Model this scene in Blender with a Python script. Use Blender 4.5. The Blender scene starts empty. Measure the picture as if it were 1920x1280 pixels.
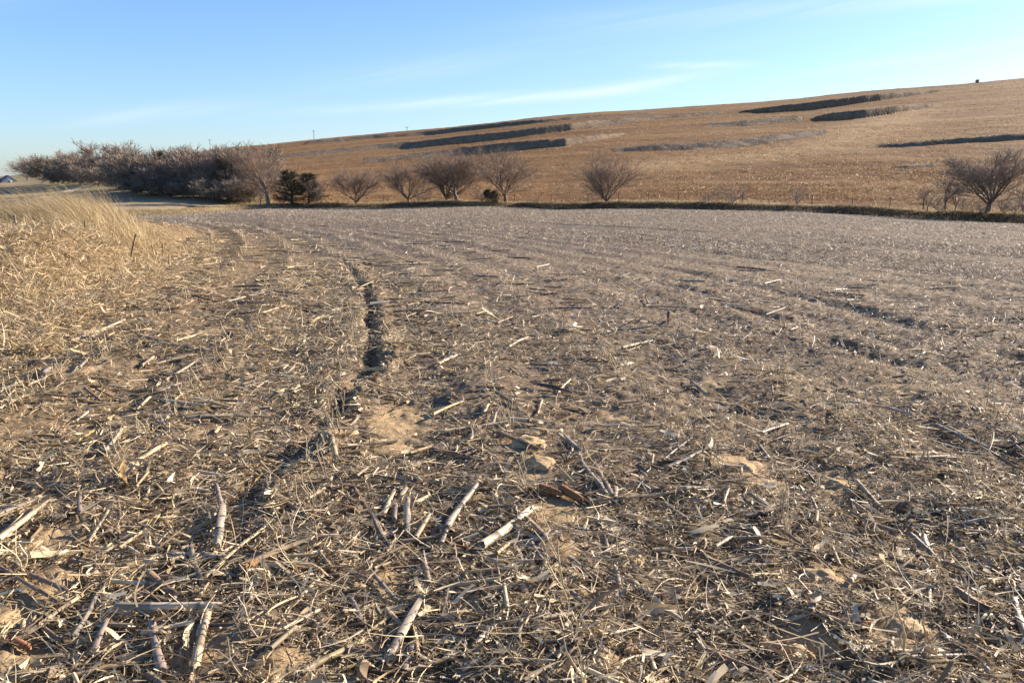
import bpy, math, random
import numpy as np
from math import radians, sin, cos, tan, pi

SC = bpy.context.scene
COL = SC.collection
rng = np.random.default_rng(7)

# ------------------------------------------------------------------ camera
CAM_H = 1.1
PITCH = math.atan(0.2)
FPX = 1550.0                      # focal length in photo pixels (1920 wide)
cam = bpy.data.cameras.new('camera')
cam.sensor_width = 36.0
cam.lens = FPX / 1920 * 36.0
cam.clip_start = 0.05
cam.clip_end = 20000
camo = bpy.data.objects.new('camera', cam)
COL.objects.link(camo)
camo.location = (0, 0, CAM_H)
camo.rotation_euler = (pi / 2 - PITCH, 0, 0)
SC.camera = camo

# ------------------------------------------------------------------ sun, sky, exposure
SUN_EL = radians(19)
SUN_AZ = radians(56)              # clockwise from +Y (view direction) towards +X
sd = (sin(SUN_AZ) * cos(SUN_EL), cos(SUN_AZ) * cos(SUN_EL), sin(SUN_EL))
sl = bpy.data.lights.new('sun', 'SUN')
sl.energy = 5.0
sl.angle = radians(0.5)
sl.color = (1.0, 0.87, 0.70)
so = bpy.data.objects.new('sun', sl)
COL.objects.link(so)
from mathutils import Vector, Matrix
so.rotation_euler = Vector(sd).to_track_quat('Z', 'Y').to_euler()

world = bpy.data.worlds.new('World')
SC.world = world
world.use_nodes = True
W = world.node_tree
for n in list(W.nodes):
    W.nodes.remove(n)


def nd(t, kind, **kw):
    n = t.nodes.new(kind)
    for k, v in kw.items():
        if k.startswith('i_'):
            key = k[2:]
            key = int(key) if key.isdigit() else key.replace('_', ' ')
            n.inputs[key].default_value = v
        else:
            setattr(n, k, v)
    return n


def mth(t, op, a, b=None, c=None, clamp=False):
    n = t.nodes.new('ShaderNodeMath')
    n.operation = op
    n.use_clamp = clamp
    for i, v in enumerate((a, b, c)):
        if v is None:
            continue
        if isinstance(v, (int, float)):
            n.inputs[i].default_value = v
        else:
            t.links.new(v, n.inputs[i])
    return n.outputs[0]


def mixc(t, f, a, b, mode='MIX'):
    n = t.nodes.new('ShaderNodeMix')
    n.data_type = 'RGBA'
    n.blend_type = mode
    n.clamp_factor = True
    for s, v in ((0, f), (6, a), (7, b)):
        if isinstance(v, (int, float)):
            n.inputs[s].default_value = v
        elif isinstance(v, tuple):
            n.inputs[s].default_value = v if len(v) == 4 else v + (1,)
        else:
            t.links.new(v, n.inputs[s])
    return n.outputs[2]


sky = nd(W, 'ShaderNodeTexSky', sky_type='NISHITA')
sky.sun_disc = False
sky.sun_elevation = SUN_EL
sky.sun_rotation = SUN_AZ
sky.altitude = 300
sky.air_density = 1.0
sky.dust_density = 0.4
sky.ozone_density = 1.6
tc = nd(W, 'ShaderNodeTexCoord')
sx = nd(W, 'ShaderNodeSeparateXYZ')
W.links.new(tc.outputs['Generated'], sx.inputs[0])
X, Y, Z = sx.outputs
yy = mth(W, 'MAXIMUM', Y, 0.05)
U = mth(W, 'DIVIDE', X, yy)
V = mth(W, 'DIVIDE', Z, yy)
# thin cirrus: wisps in bands of the sky, given as (u0,v0,u1,v1,width,strength)
comb = nd(W, 'ShaderNodeCombineXYZ')
vs = mth(W, 'MULTIPLY_ADD', U, -0.16, V)
W.links.new(mth(W, 'MULTIPLY', U, 2.2), comb.inputs[0])
W.links.new(mth(W, 'MULTIPLY', vs, 26.0), comb.inputs[1])
wn = nd(W, 'ShaderNodeTexNoise', i_Scale=1.0, i_Detail=7.0, i_Roughness=0.62, i_Distortion=0.7)
W.links.new(comb.outputs[0], wn.inputs['Vector'])
wisp = mth(W, 'MULTIPLY_ADD', wn.outputs[0], 3.2, -1.25, clamp=True)
tot = None
BANDS = [(-0.22, 0.075, 0.15, 0.098, 0.006, 0.75), (0.08, 0.093, 0.26, 0.122, 0.006, 0.75),
         (0.17, 0.124, 0.27, 0.127, 0.004, 0.75),
         (-0.52, 0.060, -0.30, 0.085, 0.008, 0.30), (-0.25, 0.10, 0.0, 0.135, 0.012, 0.22),
         (0.33, 0.115, 0.62, 0.155, 0.006, 0.45), (0.08, 0.17, 0.62, 0.21, 0.012, 0.30),
         (0.45, 0.125, 0.65, 0.13, 0.012, 0.25), (-0.7, 0.20, -0.45, 0.22, 0.02, 0.2),
         (0.0, 0.145, 0.5, 0.19, 0.03, 0.15)]
for (u0, v0, u1, v1, wd, st) in BANDS:
    m = (v1 - v0) / (u1 - u0)
    dv = mth(W, 'SUBTRACT', mth(W, 'MULTIPLY_ADD', U, -m, V), v0 - m * u0)
    g = mth(W, 'POWER', 2.718, mth(W, 'MULTIPLY', mth(W, 'MULTIPLY', dv, dv), -1.0 / (wd * wd)))
    du = mth(W, 'DIVIDE', mth(W, 'SUBTRACT', U, (u0 + u1) / 2), (u1 - u0) * 0.5)
    e = mth(W, 'POWER', 2.718, mth(W, 'MULTIPLY', mth(W, 'POWER', mth(W, 'ABSOLUTE', du), 3.0), -0.9))
    s = mth(W, 'MULTIPLY', mth(W, 'MULTIPLY', g, e), st)
    tot = s if tot is None else mth(W, 'ADD', tot, s)
cl = mth(W, 'MULTIPLY', tot, mth(W, 'MULTIPLY_ADD', wisp, 0.8, 0.2), clamp=True)
gam = nd(W, 'ShaderNodeHueSaturation', i_Saturation=1.03, i_Value=1.0)
W.links.new(sky.outputs[0], gam.inputs['Color'])
fu = mth(W, 'MULTIPLY_ADD', U, 1.4, 0.85, clamp=True)
fv = mth(W, 'MULTIPLY', V, 4.0, clamp=True)
tl_ = mixc(W, fv, (0.46, 0.565, 0.85), (0.53, 0.66, 0.82))
tr_ = mixc(W, fv, (0.45, 0.505, 0.69), (0.42, 0.52, 0.68))
skc = mixc(W, 1.0, gam.outputs[0], mixc(W, fu, tl_, tr_), 'MULTIPLY')
skc = mixc(W, cl, skc, (4.0, 4.25, 4.5))
bg = nd(W, 'ShaderNodeBackground', i_Strength=0.090)
W.links.new(skc, bg.inputs[0])
wo = nd(W, 'ShaderNodeOutputWorld')
W.links.new(bg.outputs[0], wo.inputs[0])

SC.view_settings.view_transform = 'Standard'
SC.view_settings.look = 'None'
SC.view_settings.exposure = 1.6
SC.view_settings.gamma = 1.0
SC.cycles.max_bounces = 5
SC.cycles.diffuse_bounces = 3
SC.cycles.transparent_max_bounces = 8


# ------------------------------------------------------------------ numeric helpers
def hsh(ix, iy, seed):
    h = (ix.astype(np.int64) * 374761393 + iy.astype(np.int64) * 668265263 + seed * 1274126177) & 0xffffffff
    h = ((h ^ (h >> 13)) * 1274126177) & 0xffffffff
    h = ((h ^ (h >> 16)) * 2246822519) & 0xffffffff
    return ((h ^ (h >> 15)) & 0xffffff) / float(0xffffff)


def vn(x, y, seed=0):
    x = np.asarray(x, float); y = np.asarray(y, float)
    xi = np.floor(x); yi = np.floor(y)
    fx = x - xi; fy = y - yi
    fx = fx * fx * (3 - 2 * fx); fy = fy * fy * (3 - 2 * fy)
    a = hsh(xi, yi, seed); b = hsh(xi + 1, yi, seed)
    c = hsh(xi, yi + 1, seed); d = hsh(xi + 1, yi + 1, seed)
    return (a + (b - a) * fx) * (1 - fy) + (c + (d - c) * fx) * fy      # 0..1


def fbm(x, y, seed=0, octs=4, gain=0.5):
    s = 0; a = 1; n = 0
    for o in range(octs):
        s = s + a * (vn(x * 2 ** o + 17.3 * o, y * 2 ** o - 9.1 * o, seed + o) - 0.5)
        n += a; a *= gain
    return s / n * 2                                                       # about -1..1


def sst(a, b, x):
    t = np.clip((x - a) / (b - a), 0, 1)
    return t * t * (3 - 2 * t)


# ------------------------------------------------------------------ view maths (to read real directions off the photo)
CP, SP = cos(PITCH), sin(PITCH)


def fwd(py):
    return CP + SP * (640 - py) / FPX


def elev(py):
    return (-SP + CP * (640 - py) / FPX) / fwd(py)


def colpx(t, f):
    """photo column of the direction x/y = t, on the curve y = f(px)"""
    px = 960 + FPX * t * 1.0198
    for _ in range(3):
        px = 960 + FPX * t * fwd(f(px))
    return px


def lin(pts):
    xs = [p[0] for p in pts]; ys = [p[1] for p in pts]
    return lambda x: np.interp(x, xs, ys)


def linsm(pts, r=70):
    f = lin(pts)
    return lambda x: sum(f(x + r * k / 4) for k in range(-4, 5)) / 9


F_EDGE = lin([(-400, 412), (0, 409), (280, 404), (350, 401), (420, 396), (500, 391), (700, 391), (900, 387), (1040, 393),
              (1150, 392), (1300, 393), (1500, 398), (1600, 403), (1750, 412), (1920, 420), (2300, 432)])
D_EDGE = linsm([(-400, 80), (0, 85), (280, 90), (500, 112), (700, 112), (1100, 100), (1500, 90), (1920, 78), (2300, 72)])
F_RIDGE = linsm([(-400, 338), (0, 332), (100, 322), (200, 308), (300, 294), (400, 279), (500, 271), (600, 260), (700, 251), (735, 248),
               (843, 239), (1050, 215), (1240, 203), (1440, 190), (1645, 169), (1830, 155), (1920, 146), (2300, 120)])
D_RIDGE = linsm([(-400, 600), (0, 560), (300, 460), (500, 400), (1100, 360), (1920, 350), (2300, 360)])
# banks of the terraces: (bottom edge, top edge, face depth in metres)
BANKS = [
    dict(bot=[(560, 272), (700, 259), (760, 256), (845, 249), (960, 236), (1100, 222), (1240, 211)],
         top=[(560, 267), (700, 253), (760, 251), (845, 241), (960, 229), (1100, 218), (1240, 209)], w=[(790, 9), (835, 1.8), (1000, 1.8), (1050, 5)]),
    dict(bot=[(480, 300), (523, 297), (640, 287), (700, 280), (800, 275), (950, 260), (1100, 241), (1240, 222), (1375, 212)],
         top=[(480, 294), (523, 291), (640, 279), (700, 272), (800, 262), (950, 246), (1100, 228), (1240, 216), (1375, 209)], w=[(760, 13), (800, 1.8), (1070, 1.8), (1120, 9)]),
    dict(bot=[(1378, 211), (1450, 210), (1560, 201), (1650, 189), (1740, 176), (1778, 171)],
         top=[(1378, 210), (1450, 200), (1560, 187), (1650, 176), (1740, 170), (1778, 169)], w=.8),
    dict(bot=[(500, 318), (600, 313), (750, 300), (873, 289), (960, 283), (1060, 274), (1120, 263), (1180, 251)],
         top=[(500, 315), (600, 307), (750, 292), (873, 276), (960, 268), (1060, 260), (1120, 253), (1180, 249)], w=[(860, 12), (900, 1.6)]),
    dict(bot=[(1270, 239), (1400, 236), (1500, 226), (1515, 223)],
         top=[(1270, 237), (1400, 226), (1500, 217), (1515, 219)], w=10),
    dict(bot=[(1515, 223), (1560, 224), (1620, 221), (1680, 212), (1740, 202), (1768, 197)],
         top=[(1515, 220), (1560, 212), (1620, 206), (1680, 199), (1740, 196), (1768, 196)], w=.8),
    dict(bot=[(1130, 284), (1200, 283), (1300, 281), (1400, 274), (1500, 259), (1600, 243), (1665, 232)],
         top=[(1130, 283), (1200, 273), (1300, 268), (1400, 260), (1500, 247), (1600, 238), (1665, 231)], w=[(1150, 3), (1260, 6), (1400, 9.0), (1665, 10)]),
    dict(bot=[(1630, 274), (1700, 274), (1800, 268), (1920, 261), (2300, 240)],
         top=[(1630, 273), (1700, 267), (1800, 260), (1920, 252), (2300, 231)], w=1.0),
    dict(bot=[(1660, 314), (1700, 315), (1740, 313), (1775, 310)],
         top=[(1660, 313), (1700, 311), (1740, 309), (1775, 309)], w=0.5),
]
for b in BANKS:
    b['fb'] = lin(b['bot']); b['ft'] = lin(b['top']); b['x0'] = b['bot'][0][0]; b['x1'] = b['bot'][-1][0]; b['fw'] = lin(b['w'] if isinstance(b['w'], list) else [(0, b['w'])])

# column directions t = x/Y and row distances Y
T = np.concatenate([-np.geomspace(6, 0.86, 22)[:-1], np.arange(-0.84, 0.8401, 0.0016), np.geomspace(0.86, 6, 22)[1:]])
NR = 780
YN = np.geomspace(0.45, 62, NR)
YM = np.arange(62.5, 430, 0.75)
YF = np.geomspace(431, 9000, 70)
YR = np.concatenate([YN, YM, YF])
NT, NY = len(T), len(YR)
edgeY = np.zeros(NT)
Zm = np.zeros((NY, NT))            # macro height
BK = np.zeros((NY, NT), int)       # bank id + 1
PLN = np.zeros((NT, 4))
for j, t in enumerate(T):
    tt = float(np.clip(t, -0.84, 0.84))
    pe = float(colpx(tt, F_EDGE)); ye = float(D_EDGE(pe)); ze = CAM_H + ye * elev(float(F_EDGE(pe)))
    pr = float(colpx(tt, F_RIDGE)); yr = float(D_RIDGE(pr)); zr = CAM_H + yr * elev(float(F_RIDGE(pr)))
    m = (zr - ze) / (yr - ye)
    PLN[j] = (ye, ze, yr, zr)
    edgeY[j] = ye
    ks = [(0.0, 0.0), (8.0, 0.0), (ye, ze), (yr, zr), (yr + 40, zr - 1.0), (yr + 400, zr - 30), (9000, zr - 60)]
    Zm[:, j] = np.interp(YR, [k[0] for k in ks], [k[1] for k in ks])
    bump = np.zeros(NY)
    for bi, b in enumerate(BANKS):
        pb = float(colpx(tt, b['fb'])); pt = float(colpx(tt, b['ft']))
        if not (b['x0'] < pb < b['x1']):
            continue
        eb = elev(float(b['fb'](pb)))
        tap = max(0.0, min(1.0, (pb - b['x0']) / 22, (b['x1'] - pb) / 22))
        tap = tap * tap * (3 - 2 * tap)
        et = eb + (elev(float(b['ft'](pt))) - eb) * tap
        yb = (ze - m * ye - CAM_H) / (eb - m)
        bw = float(b['fw'](pb))
        yb = min(max(yb, ye + 4), yr - bw - 1)
        yt = yb + bw
        dz = max(0.0, CAM_H + yt * et - np.interp(yt, YR, Zm[:, j]))
        yk = yt + max(5.0, 4 * dz)
        bump = np.maximum(bump, np.interp(YR, [yb, yt, yt + .8, yk], [0, dz, dz, 0]))
        if dz > 0.12:
            BK[(YR >= yb - 0.4) & (YR <= yt + 1.3), j] = bi + 1
    Zm[:, j] += bump


def tri(x, y):
    """fractional grid indices for positions"""
    t = x / np.maximum(y, 0.3)
    fj = np.interp(t, T, np.arange(NT)); fi = np.interp(y, YR, np.arange(NY))
    return fi, fj


def bil(G, x, y):
    fi, fj = tri(np.asarray(x, float), np.asarray(y, float))
    i = np.clip(fi.astype(int), 0, NY - 2); j = np.clip(fj.astype(int), 0, NT - 2)
    a = fi - i; b = fj - j
    return (G[i, j] * (1 - b) + G[i, j + 1] * b) * (1 - a) + (G[i + 1, j] * (1 - b) + G[i + 1, j + 1] * b) * a


def crow(y):
    """how far the crop rows have drifted to the left at distance y"""
    return -(0.05 * y + 0.55 * (y - 25 * (1 - np.exp(-y / 25))))


def rho(x, y):
    return x - crow(y)


def bankx(y):
    return -3.05 - 0.29 * (y - 5)


def px2g(px, py):
    """photo pixel -> point of the flat near ground"""
    e = elev(py); y = -CAM_H / e; x = (px - 960) / FPX / fwd(py) * y
    return x, y


# bare soil patches (photo px, py, rx, ry in px)
BARE_PX = [(752, 788, 68, 34), (748, 830, 48, 22), (1010, 885, 42, 34), (985, 840, 45, 18), (60, 1120, 60, 70), (110, 1015, 45, 35), (90, 950, 35, 22),
           (395, 1215, 60, 50), (735, 1085, 34, 36), (560, 1250, 60, 30),  (1570, 900, 45, 22),
           (1400, 880, 50, 25), (1560, 1085, 60, 30), (1440, 905, 40, 18), (1690, 1190, 70, 45), (1520, 1200, 55, 35),
           (1060, 960, 60, 25), (30, 1240, 60, 40), (1060, 1040, 30, 28), (1150, 1260, 35, 25), (160, 700, 40, 12),
           (400, 620, 45, 10), (1380, 870, 35, 18), (1330, 720, 35, 10), (1150, 780, 30, 10), (880, 1150, 30, 30),
           (250, 1060, 28, 22), (1690, 730, 30, 9)]
BARE = []
for (px, py, rx, ry) in BARE_PX:
    x, y = px2g(px, py); x2, _ = px2g(px + rx, py); _, y2 = px2g(px, py - ry)
    BARE.append((x, y, max(0.04, x2 - x), max(0.05, y2 - y)))


def bare(x, y):
    m = np.zeros_like(x)
    wob = 0.35 * fbm(x * 7, y * 7, 91, 3)
    for (cx, cy, rx, ry) in BARE:
        d = np.sqrt(((x - cx) / rx) ** 2 + ((y - cy) / ry) ** 2) + wob
        m = np.maximum(m, 1 - sst(0.65, 1.15, d))
    return m


def furrow_c(y):
    return np.interp(y, [2.8, 3.2, 4.0, 4.6, 7.5, 11.6, 20], [-.70, -.60, -.48, -.38, -.38, -.5, -.6]) + 0.05 * (vn(y * 2.6, y * 0, 6) - .5) + 0.03 * (vn(y * 9, y * 0, 7) - .5)


def micro(x, y):
    r = rho(x, y)
    f = 1 - sst(25, 60, y) * 0.6
    z = 0.010 * np.cos(2 * pi * (r - 0.28) / 0.76) * (1 - sst(30, 60, y))
    z = z + 0.020 * fbm(x * 1.6, y * 1.6, 11, 3) + 0.014 * fbm(x * 5.5, y * 5.5, 21, 3) * f
    z = z + 0.012 * fbm(x * 19, y * 19, 31, 3) * (1 - sst(8, 20, y))
    n = 1 - np.abs(fbm(x * 9, y * 9, 41, 2))
    z = z + 0.010 * n * (1 - sst(12, 30, y))
    # wheel furrow with its raised right lip
    k = sst(2.45, 2.8, y) * (1 - sst(8, 15, y)) * (0.72 + 0.28 * sst(.2, .6, vn(y * 2.3, 0 * y, 8)))
    d = r - furrow_c(y)
    wdt = (0.032 + 0.020 * vn(y * 5, 0 * y, 9)) * (1 + .35 * (1 - sst(2.8, 4.2, y)) - .25 * sst(4.5, 8, y))
    z = z - 0.062 * k * np.exp(-(d / wdt) ** 2) + k * (0.022 + .05 * fbm(x * 14, y * 14, 33, 3)) * np.exp(-((d - 0.11) / 0.06) ** 2)
    # second faint track further right, and broken lines on the right
    for (c0, ya, yb, dp) in ((1.98, 2.2, 5, 0.025), (2.75, 4, 12, 0.025), (3.6, 4, 14, 0.02), (5.9, 6, 18, .02), (8.2, 9, 30, .022), (11.5, 14, 60, .03), (15.5, 16, 70, .035), (20, 20, 80, .03), (27, 25, 90, .02), (-3.4, 14, 70, .05)):
        kk = sst(ya, ya + 1, y) * (1 - sst(yb * .7, yb, y)) * sst(0.35, 0.6, vn(y * (1.4 if c0 < 10 else .25) + c0 * 9, 0 * y, 55))
        dd = r - c0 - 0.08 * (vn(y * 1.3, 0 * y, int(60 + c0 * 10)) - .5)
        ww = 0.07 * (1 + c0 * .06 if c0 > 0 else 1.5)
        z = z - dp * kk * np.exp(-(dd / ww) ** 2) + dp * 0.8 * kk * np.exp(-((dd - 2.2 * ww) / (1.1 * ww)) ** 2)
    # the bank of grass and corn residue on the left
    bx = bankx(y) + 0.35 * fbm(y * 0.5, y * 0, 71, 2)
    z = z + (0.52 + 0.12 * fbm(x * .8, y * .8, 75, 2)) * sst(0, 1.1, bx - x) * sst(4.2, 9.5, y) * (1 - sst(17, 30, y))
    return z


def ground(x, y):
    x = np.asarray(x, float); y = np.asarray(y, float)
    return bil(Zm, x, y) + micro(x, y) * (1 - sst(60, 90, y))


def ghit(px, py):
    """photo pixel -> point on the land, marching outwards"""
    ys = np.geomspace(0.8, 900, 6000)
    e = elev(py); t = (px - 960) / FPX / fwd(py)
    zz = bil(Zm, t * ys, ys)
    k = np.nonzero(zz >= CAM_H + e * ys)[0]
    if len(k) == 0:
        return None
    y = ys[k[0]]
    return t * y, y, float(zz[k[0]])


# ------------------------------------------------------------------ mesh helpers
def newmesh(name, verts, faces, mat, smooth=False, col=None, attrs=None, mats=None, fmat=None):
    """faces: (F,3) or (F,4) int array or list of such arrays"""
    me = bpy.data.meshes.new(name)
    verts = np.asarray(verts, np.float32)
    if not isinstance(faces, (list, tuple)):
        faces = [faces]
    faces = [np.asarray(f, np.int32) for f in faces if len(f)]
    me.vertices.add(len(verts)); me.vertices.foreach_set('co', verts.ravel())
    loops = np.concatenate([f.ravel() for f in faces])
    sizes = np.concatenate([np.full(len(f), f.shape[1], np.int32) for f in faces])
    starts = np.concatenate([[0], np.cumsum(sizes)[:-1]]).astype(np.int32)
    me.loops.add(len(loops)); me.loops.foreach_set('vertex_index', loops)
    me.polygons.add(len(sizes)); me.polygons.foreach_set('loop_start', starts)
    me.polygons.foreach_set('loop_total', sizes)
    if smooth:
        me.polygons.foreach_set('use_smooth', np.ones(len(sizes), bool))
    me.update(calc_edges=True)
    if col is not None:
        a = me.color_attributes.new('col', 'FLOAT_COLOR', 'POINT')
        c = np.ones((len(verts), 4), np.float32); c[:, :3] = col
        a.data.foreach_set('color', c.ravel())
    for k, v in (attrs or {}).items():
        a = me.attributes.new(k, 'FLOAT', 'POINT')
        a.data.foreach_set('value', np.asarray(v, np.float32).ravel())
    for m in (mats or [mat]):
        me.materials.append(m)
    if fmat is not None:
        me.polygons.foreach_set('material_index', np.asarray(fmat, np.int32))
    return me


def link(name, me, parent=None, loc=None):
    o = bpy.data.objects.new(name, me)
    COL.objects.link(o)
    if parent is not None:
        o.parent = parent
    if loc is not None:
        o.location = loc
    return o


def tag(o, label=None, cat=None, group=None, kind=None):
    if label: o['label'] = label
    if cat: o['category'] = cat
    if group: o['group'] = group
    if kind: o['kind'] = kind
    return o


def norm(v):
    return v / np.maximum(np.linalg.norm(v, axis=-1, keepdims=True), 1e-9)


def ribbons(P, D, L, Wd, curv, S, roll, tip=0.35, base=1.0, twist=0.0):
    """P (N,3) start, D (N,3) unit direction, curv (N,3) sideways bend added * s^2 ; returns verts, faces"""
    N = len(P)
    s = np.linspace(0, 1, S + 1)
    C = P[:, None, :] + D[:, None, :] * (L[:, None] * s[None])[..., None] + curv[:, None, :] * (L[:, None] * s[None] ** 2)[..., None]
    up = np.tile(np.array([0, 0, 1.0]), (N, 1))
    a = norm(np.cross(D, up) + 1e-6); b = norm(np.cross(a, D))
    ang = roll[:, None] + (twist * s[None] if np.isscalar(twist) else twist[:, None] * s[None])
    side = a[:, None, :] * np.cos(ang)[..., None] + b[:, None, :] * np.sin(ang)[..., None]
    prof = base + (tip - base) * s ** 2
    hw = (Wd[:, None] * 0.5 * prof[None])[..., None]
    V = np.stack([C - side * hw, C + side * hw], 2).reshape(-1, 3)
    k = np.arange(S)
    q = np.stack([2 * k, 2 * k + 1, 2 * k + 3, 2 * k + 2], 1)
    Fc = (q[None] + (np.arange(N) * (2 * (S + 1)))[:, None, None]).reshape(-1, 4)
    return V, Fc


def tubes(polys, sides):
    """polys: list of (points (k,3), radii (k,)) with the same k"""
    P = np.stack([p for p, _ in polys]); R = np.stack([r for _, r in polys])
    N, K, _ = P.shape
    d = np.gradient(P, axis=1); d = norm(d)
    ref = np.where(np.abs(d[..., 2:3]) > 0.9, np.array([1.0, 0, 0]), np.array([0, 0, 1.0]))
    a = norm(np.cross(d, ref)); b = np.cross(d, a)
    th = np.arange(sides) / sides * 2 * pi
    V = P[:, :, None] + R[:, :, None, None] * (a[:, :, None] * np.cos(th)[:, None] + b[:, :, None] * np.sin(th)[:, None])
    V = V.reshape(-1, 3)
    i = np.arange(K - 1)[:, None]; s = np.arange(sides)[None]
    q = np.stack([i * sides + s, i * sides + (s + 1) % sides, (i + 1) * sides + (s + 1) % sides, (i + 1) * sides + s], -1).reshape(-1, 4)
    F = (q[None] + (np.arange(N) * K * sides)[:, None, None]).reshape(-1, 4)
    return V, F


class Acc:
    def __init__(s):
        s.V = []; s.F = []; s.C = []; s.n = 0

    def add(s, V, F, C=None):
        s.V.append(V); s.F.append(np.asarray(F) + s.n)
        if C is not None:
            s.C.append(np.broadcast_to(C, (len(V), 3)))
        s.n += len(V)

    def mesh(s, name, mat, smooth=False):
        by = {}
        for f in s.F:
            by.setdefault(f.shape[1], []).append(f)
        return newmesh(name, np.concatenate(s.V), [np.concatenate(v) for v in by.values()], mat, smooth,
                       np.concatenate(s.C) if s.C else None)


# ------------------------------------------------------------------ materials
def mat_new(name, rough=0.85):
    m = bpy.data.materials.new(name)
    m.use_nodes = True
    t = m.node_tree
    bs = t.nodes['Principled BSDF']
    bs.inputs['Roughness'].default_value = rough
    bs.inputs['Specular IOR Level'].default_value = 0.25
    return m, t, bs


def attrcol_mat(name, rough=0.8, noise=(60, 0.35), stretch=None, transl=0.0, spec=0.25):
    m, t, bs = mat_new(name, rough)
    bs.inputs['Specular IOR Level'].default_value = spec
    at = nd(t, 'ShaderNodeAttribute', attribute_name='col')
    tcn = nd(t, 'ShaderNodeTexCoord')
    mp = nd(t, 'ShaderNodeMapping')
    if stretch:
        mp.inputs['Scale'].default_value = stretch
    t.links.new(tcn.outputs['Object'], mp.inputs[0])
    nz = nd(t, 'ShaderNodeTexNoise', i_Scale=float(noise[0]), i_Detail=4.0)
    t.links.new(mp.outputs[0], nz.inputs['Vector'])
    f = mth(t, 'MULTIPLY_ADD', nz.outputs[0], 2 * noise[1], 1 - noise[1])
    vm = nd(t, 'ShaderNodeVectorMath', operation='SCALE')
    t.links.new(at.outputs['Color'], vm.inputs[0]); t.links.new(f, vm.inputs['Scale'])
    t.links.new(vm.outputs[0], bs.inputs['Base Color'])
    if transl > 0:
        tr = nd(t, 'ShaderNodeBsdfTranslucent')
        t.links.new(vm.outputs[0], tr.inputs[0])
        mx = nd(t, 'ShaderNodeMixShader', i_0=transl)
        t.links.new(bs.outputs[0], mx.inputs[1]); t.links.new(tr.outputs[0], mx.inputs[2])
        t.links.new(mx.outputs[0], t.nodes['Material Output'].inputs[0])
    return m


M_STRAW = attrcol_mat('dry_straw', 0.65, (45, 0.3), transl=0.18, spec=0.35)
M_GRASS = attrcol_mat('dry_grass', 0.6, (9, 0.2), transl=0.3, spec=0.3)
M_WOOD = attrcol_mat('bark', 0.9, (9, 0.3))
M_STALK = attrcol_mat('corn_stalk', 0.55, (26, 0.42), stretch=(1, 16, 16), spec=0.35)
M_COB = attrcol_mat('corn_cob', 0.85, (120, 0.3))


def ground_mat():
    m, t, bs = mat_new('field_soil', 0.95)
    bs.inputs['Specular IOR Level'].default_value = 0.1
    tcn = nd(t, 'ShaderNodeTexCoord')
    P = tcn.outputs['Object']
    ro = nd(t, 'ShaderNodeAttribute', attribute_name='rowpos').outputs['Fac']
    dist = nd(t, 'ShaderNodeAttribute', attribute_name='along').outputs['Fac']
    ba = nd(t, 'ShaderNodeAttribute', attribute_name='bare').outputs['Fac']
    lf = nd(t, 'ShaderNodeAttribute', attribute_name='golden').outputs['Fac']
    n1 = nd(t, 'ShaderNodeTexNoise', i_Scale=6.0, i_Detail=8.0, i_Roughness=0.7)
    n2 = nd(t, 'ShaderNodeTexNoise', i_Scale=90.0, i_Detail=5.0, i_Roughness=0.7)
    for n in (n1, n2):
        t.links.new(P, n.inputs['Vector'])
    soil = mixc(t, mth(t, 'MULTIPLY_ADD', n1.outputs[0], 2.2, -0.6, clamp=True), (0.34, 0.235, 0.13), (0.52, 0.385, 0.23))
    soil = mixc(t, mth(t, 'MULTIPLY_ADD', n2.outputs[0], 2.6, -1.0, clamp=True), mixc(t, 0.45, soil, (0.17, 0.11, 0.06)), soil)
    # chaff-covered ground: finer, greyer, dark tones painted in for shadow between the residue
    cv = nd(t, 'ShaderNodeCombineXYZ')
    t.links.new(mth(t, 'MULTIPLY', ro, 22.0), cv.inputs[0]); t.links.new(mth(t, 'MULTIPLY', dist, 12.0), cv.inputs[1])
    n3 = nd(t, 'ShaderNodeTexNoise', i_Scale=1.0, i_Detail=6.0, i_Roughness=0.75, i_Distortion=0.6)
    t.links.new(cv.outputs[0], n3.inputs['Vector'])
    cv2 = nd(t, 'ShaderNodeCombineXYZ')
    t.links.new(mth(t, 'MULTIPLY', ro, 1.6), cv2.inputs[0]); t.links.new(mth(t, 'MULTIPLY', dist, 0.10), cv2.inputs[1])
    n4 = nd(t, 'ShaderNodeTexNoise', i_Scale=1.0, i_Detail=5.0, i_Roughness=0.65)
    t.links.new(cv2.outputs[0], n4.inputs['Vector'])
    dark = mixc(t, lf, (0.085, 0.058, 0.040), (0.12, 0.078, 0.042))
    light = mixc(t, lf, (0.54, 0.44, 0.335), (0.52, 0.38, 0.21))
    chaff = mixc(t, mth(t, 'MULTIPLY_ADD', n3.outputs[0], 3.6, -1.62, clamp=True), dark, light)
    chaff = mixc(t, mth(t, 'MULTIPLY_ADD', n4.outputs[0], 4.5, -1.9, clamp=True), mixc(t, 0.5, chaff, (0.10, 0.072, 0.055)), chaff)
    cover = mth(t, 'SUBTRACT', 1.0, ba, clamp=True)
    far = mth(t, 'MULTIPLY_ADD', dist, 0.05, 0.25, clamp=True)
    c = mixc(t, mth(t, 'MULTIPLY', cover, mth(t, 'MAXIMUM', far, 0.80)), soil, chaff)
    t.links.new(c, bs.inputs['Base Color'])
    bm = nd(t, 'ShaderNodeBump', i_Strength=0.55, i_Distance=0.01)
    t.links.new(n2.outputs[0], bm.inputs['Height'])
    t.links.new(bm.outputs[0], bs.inputs['Normal'])
    return m


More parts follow.
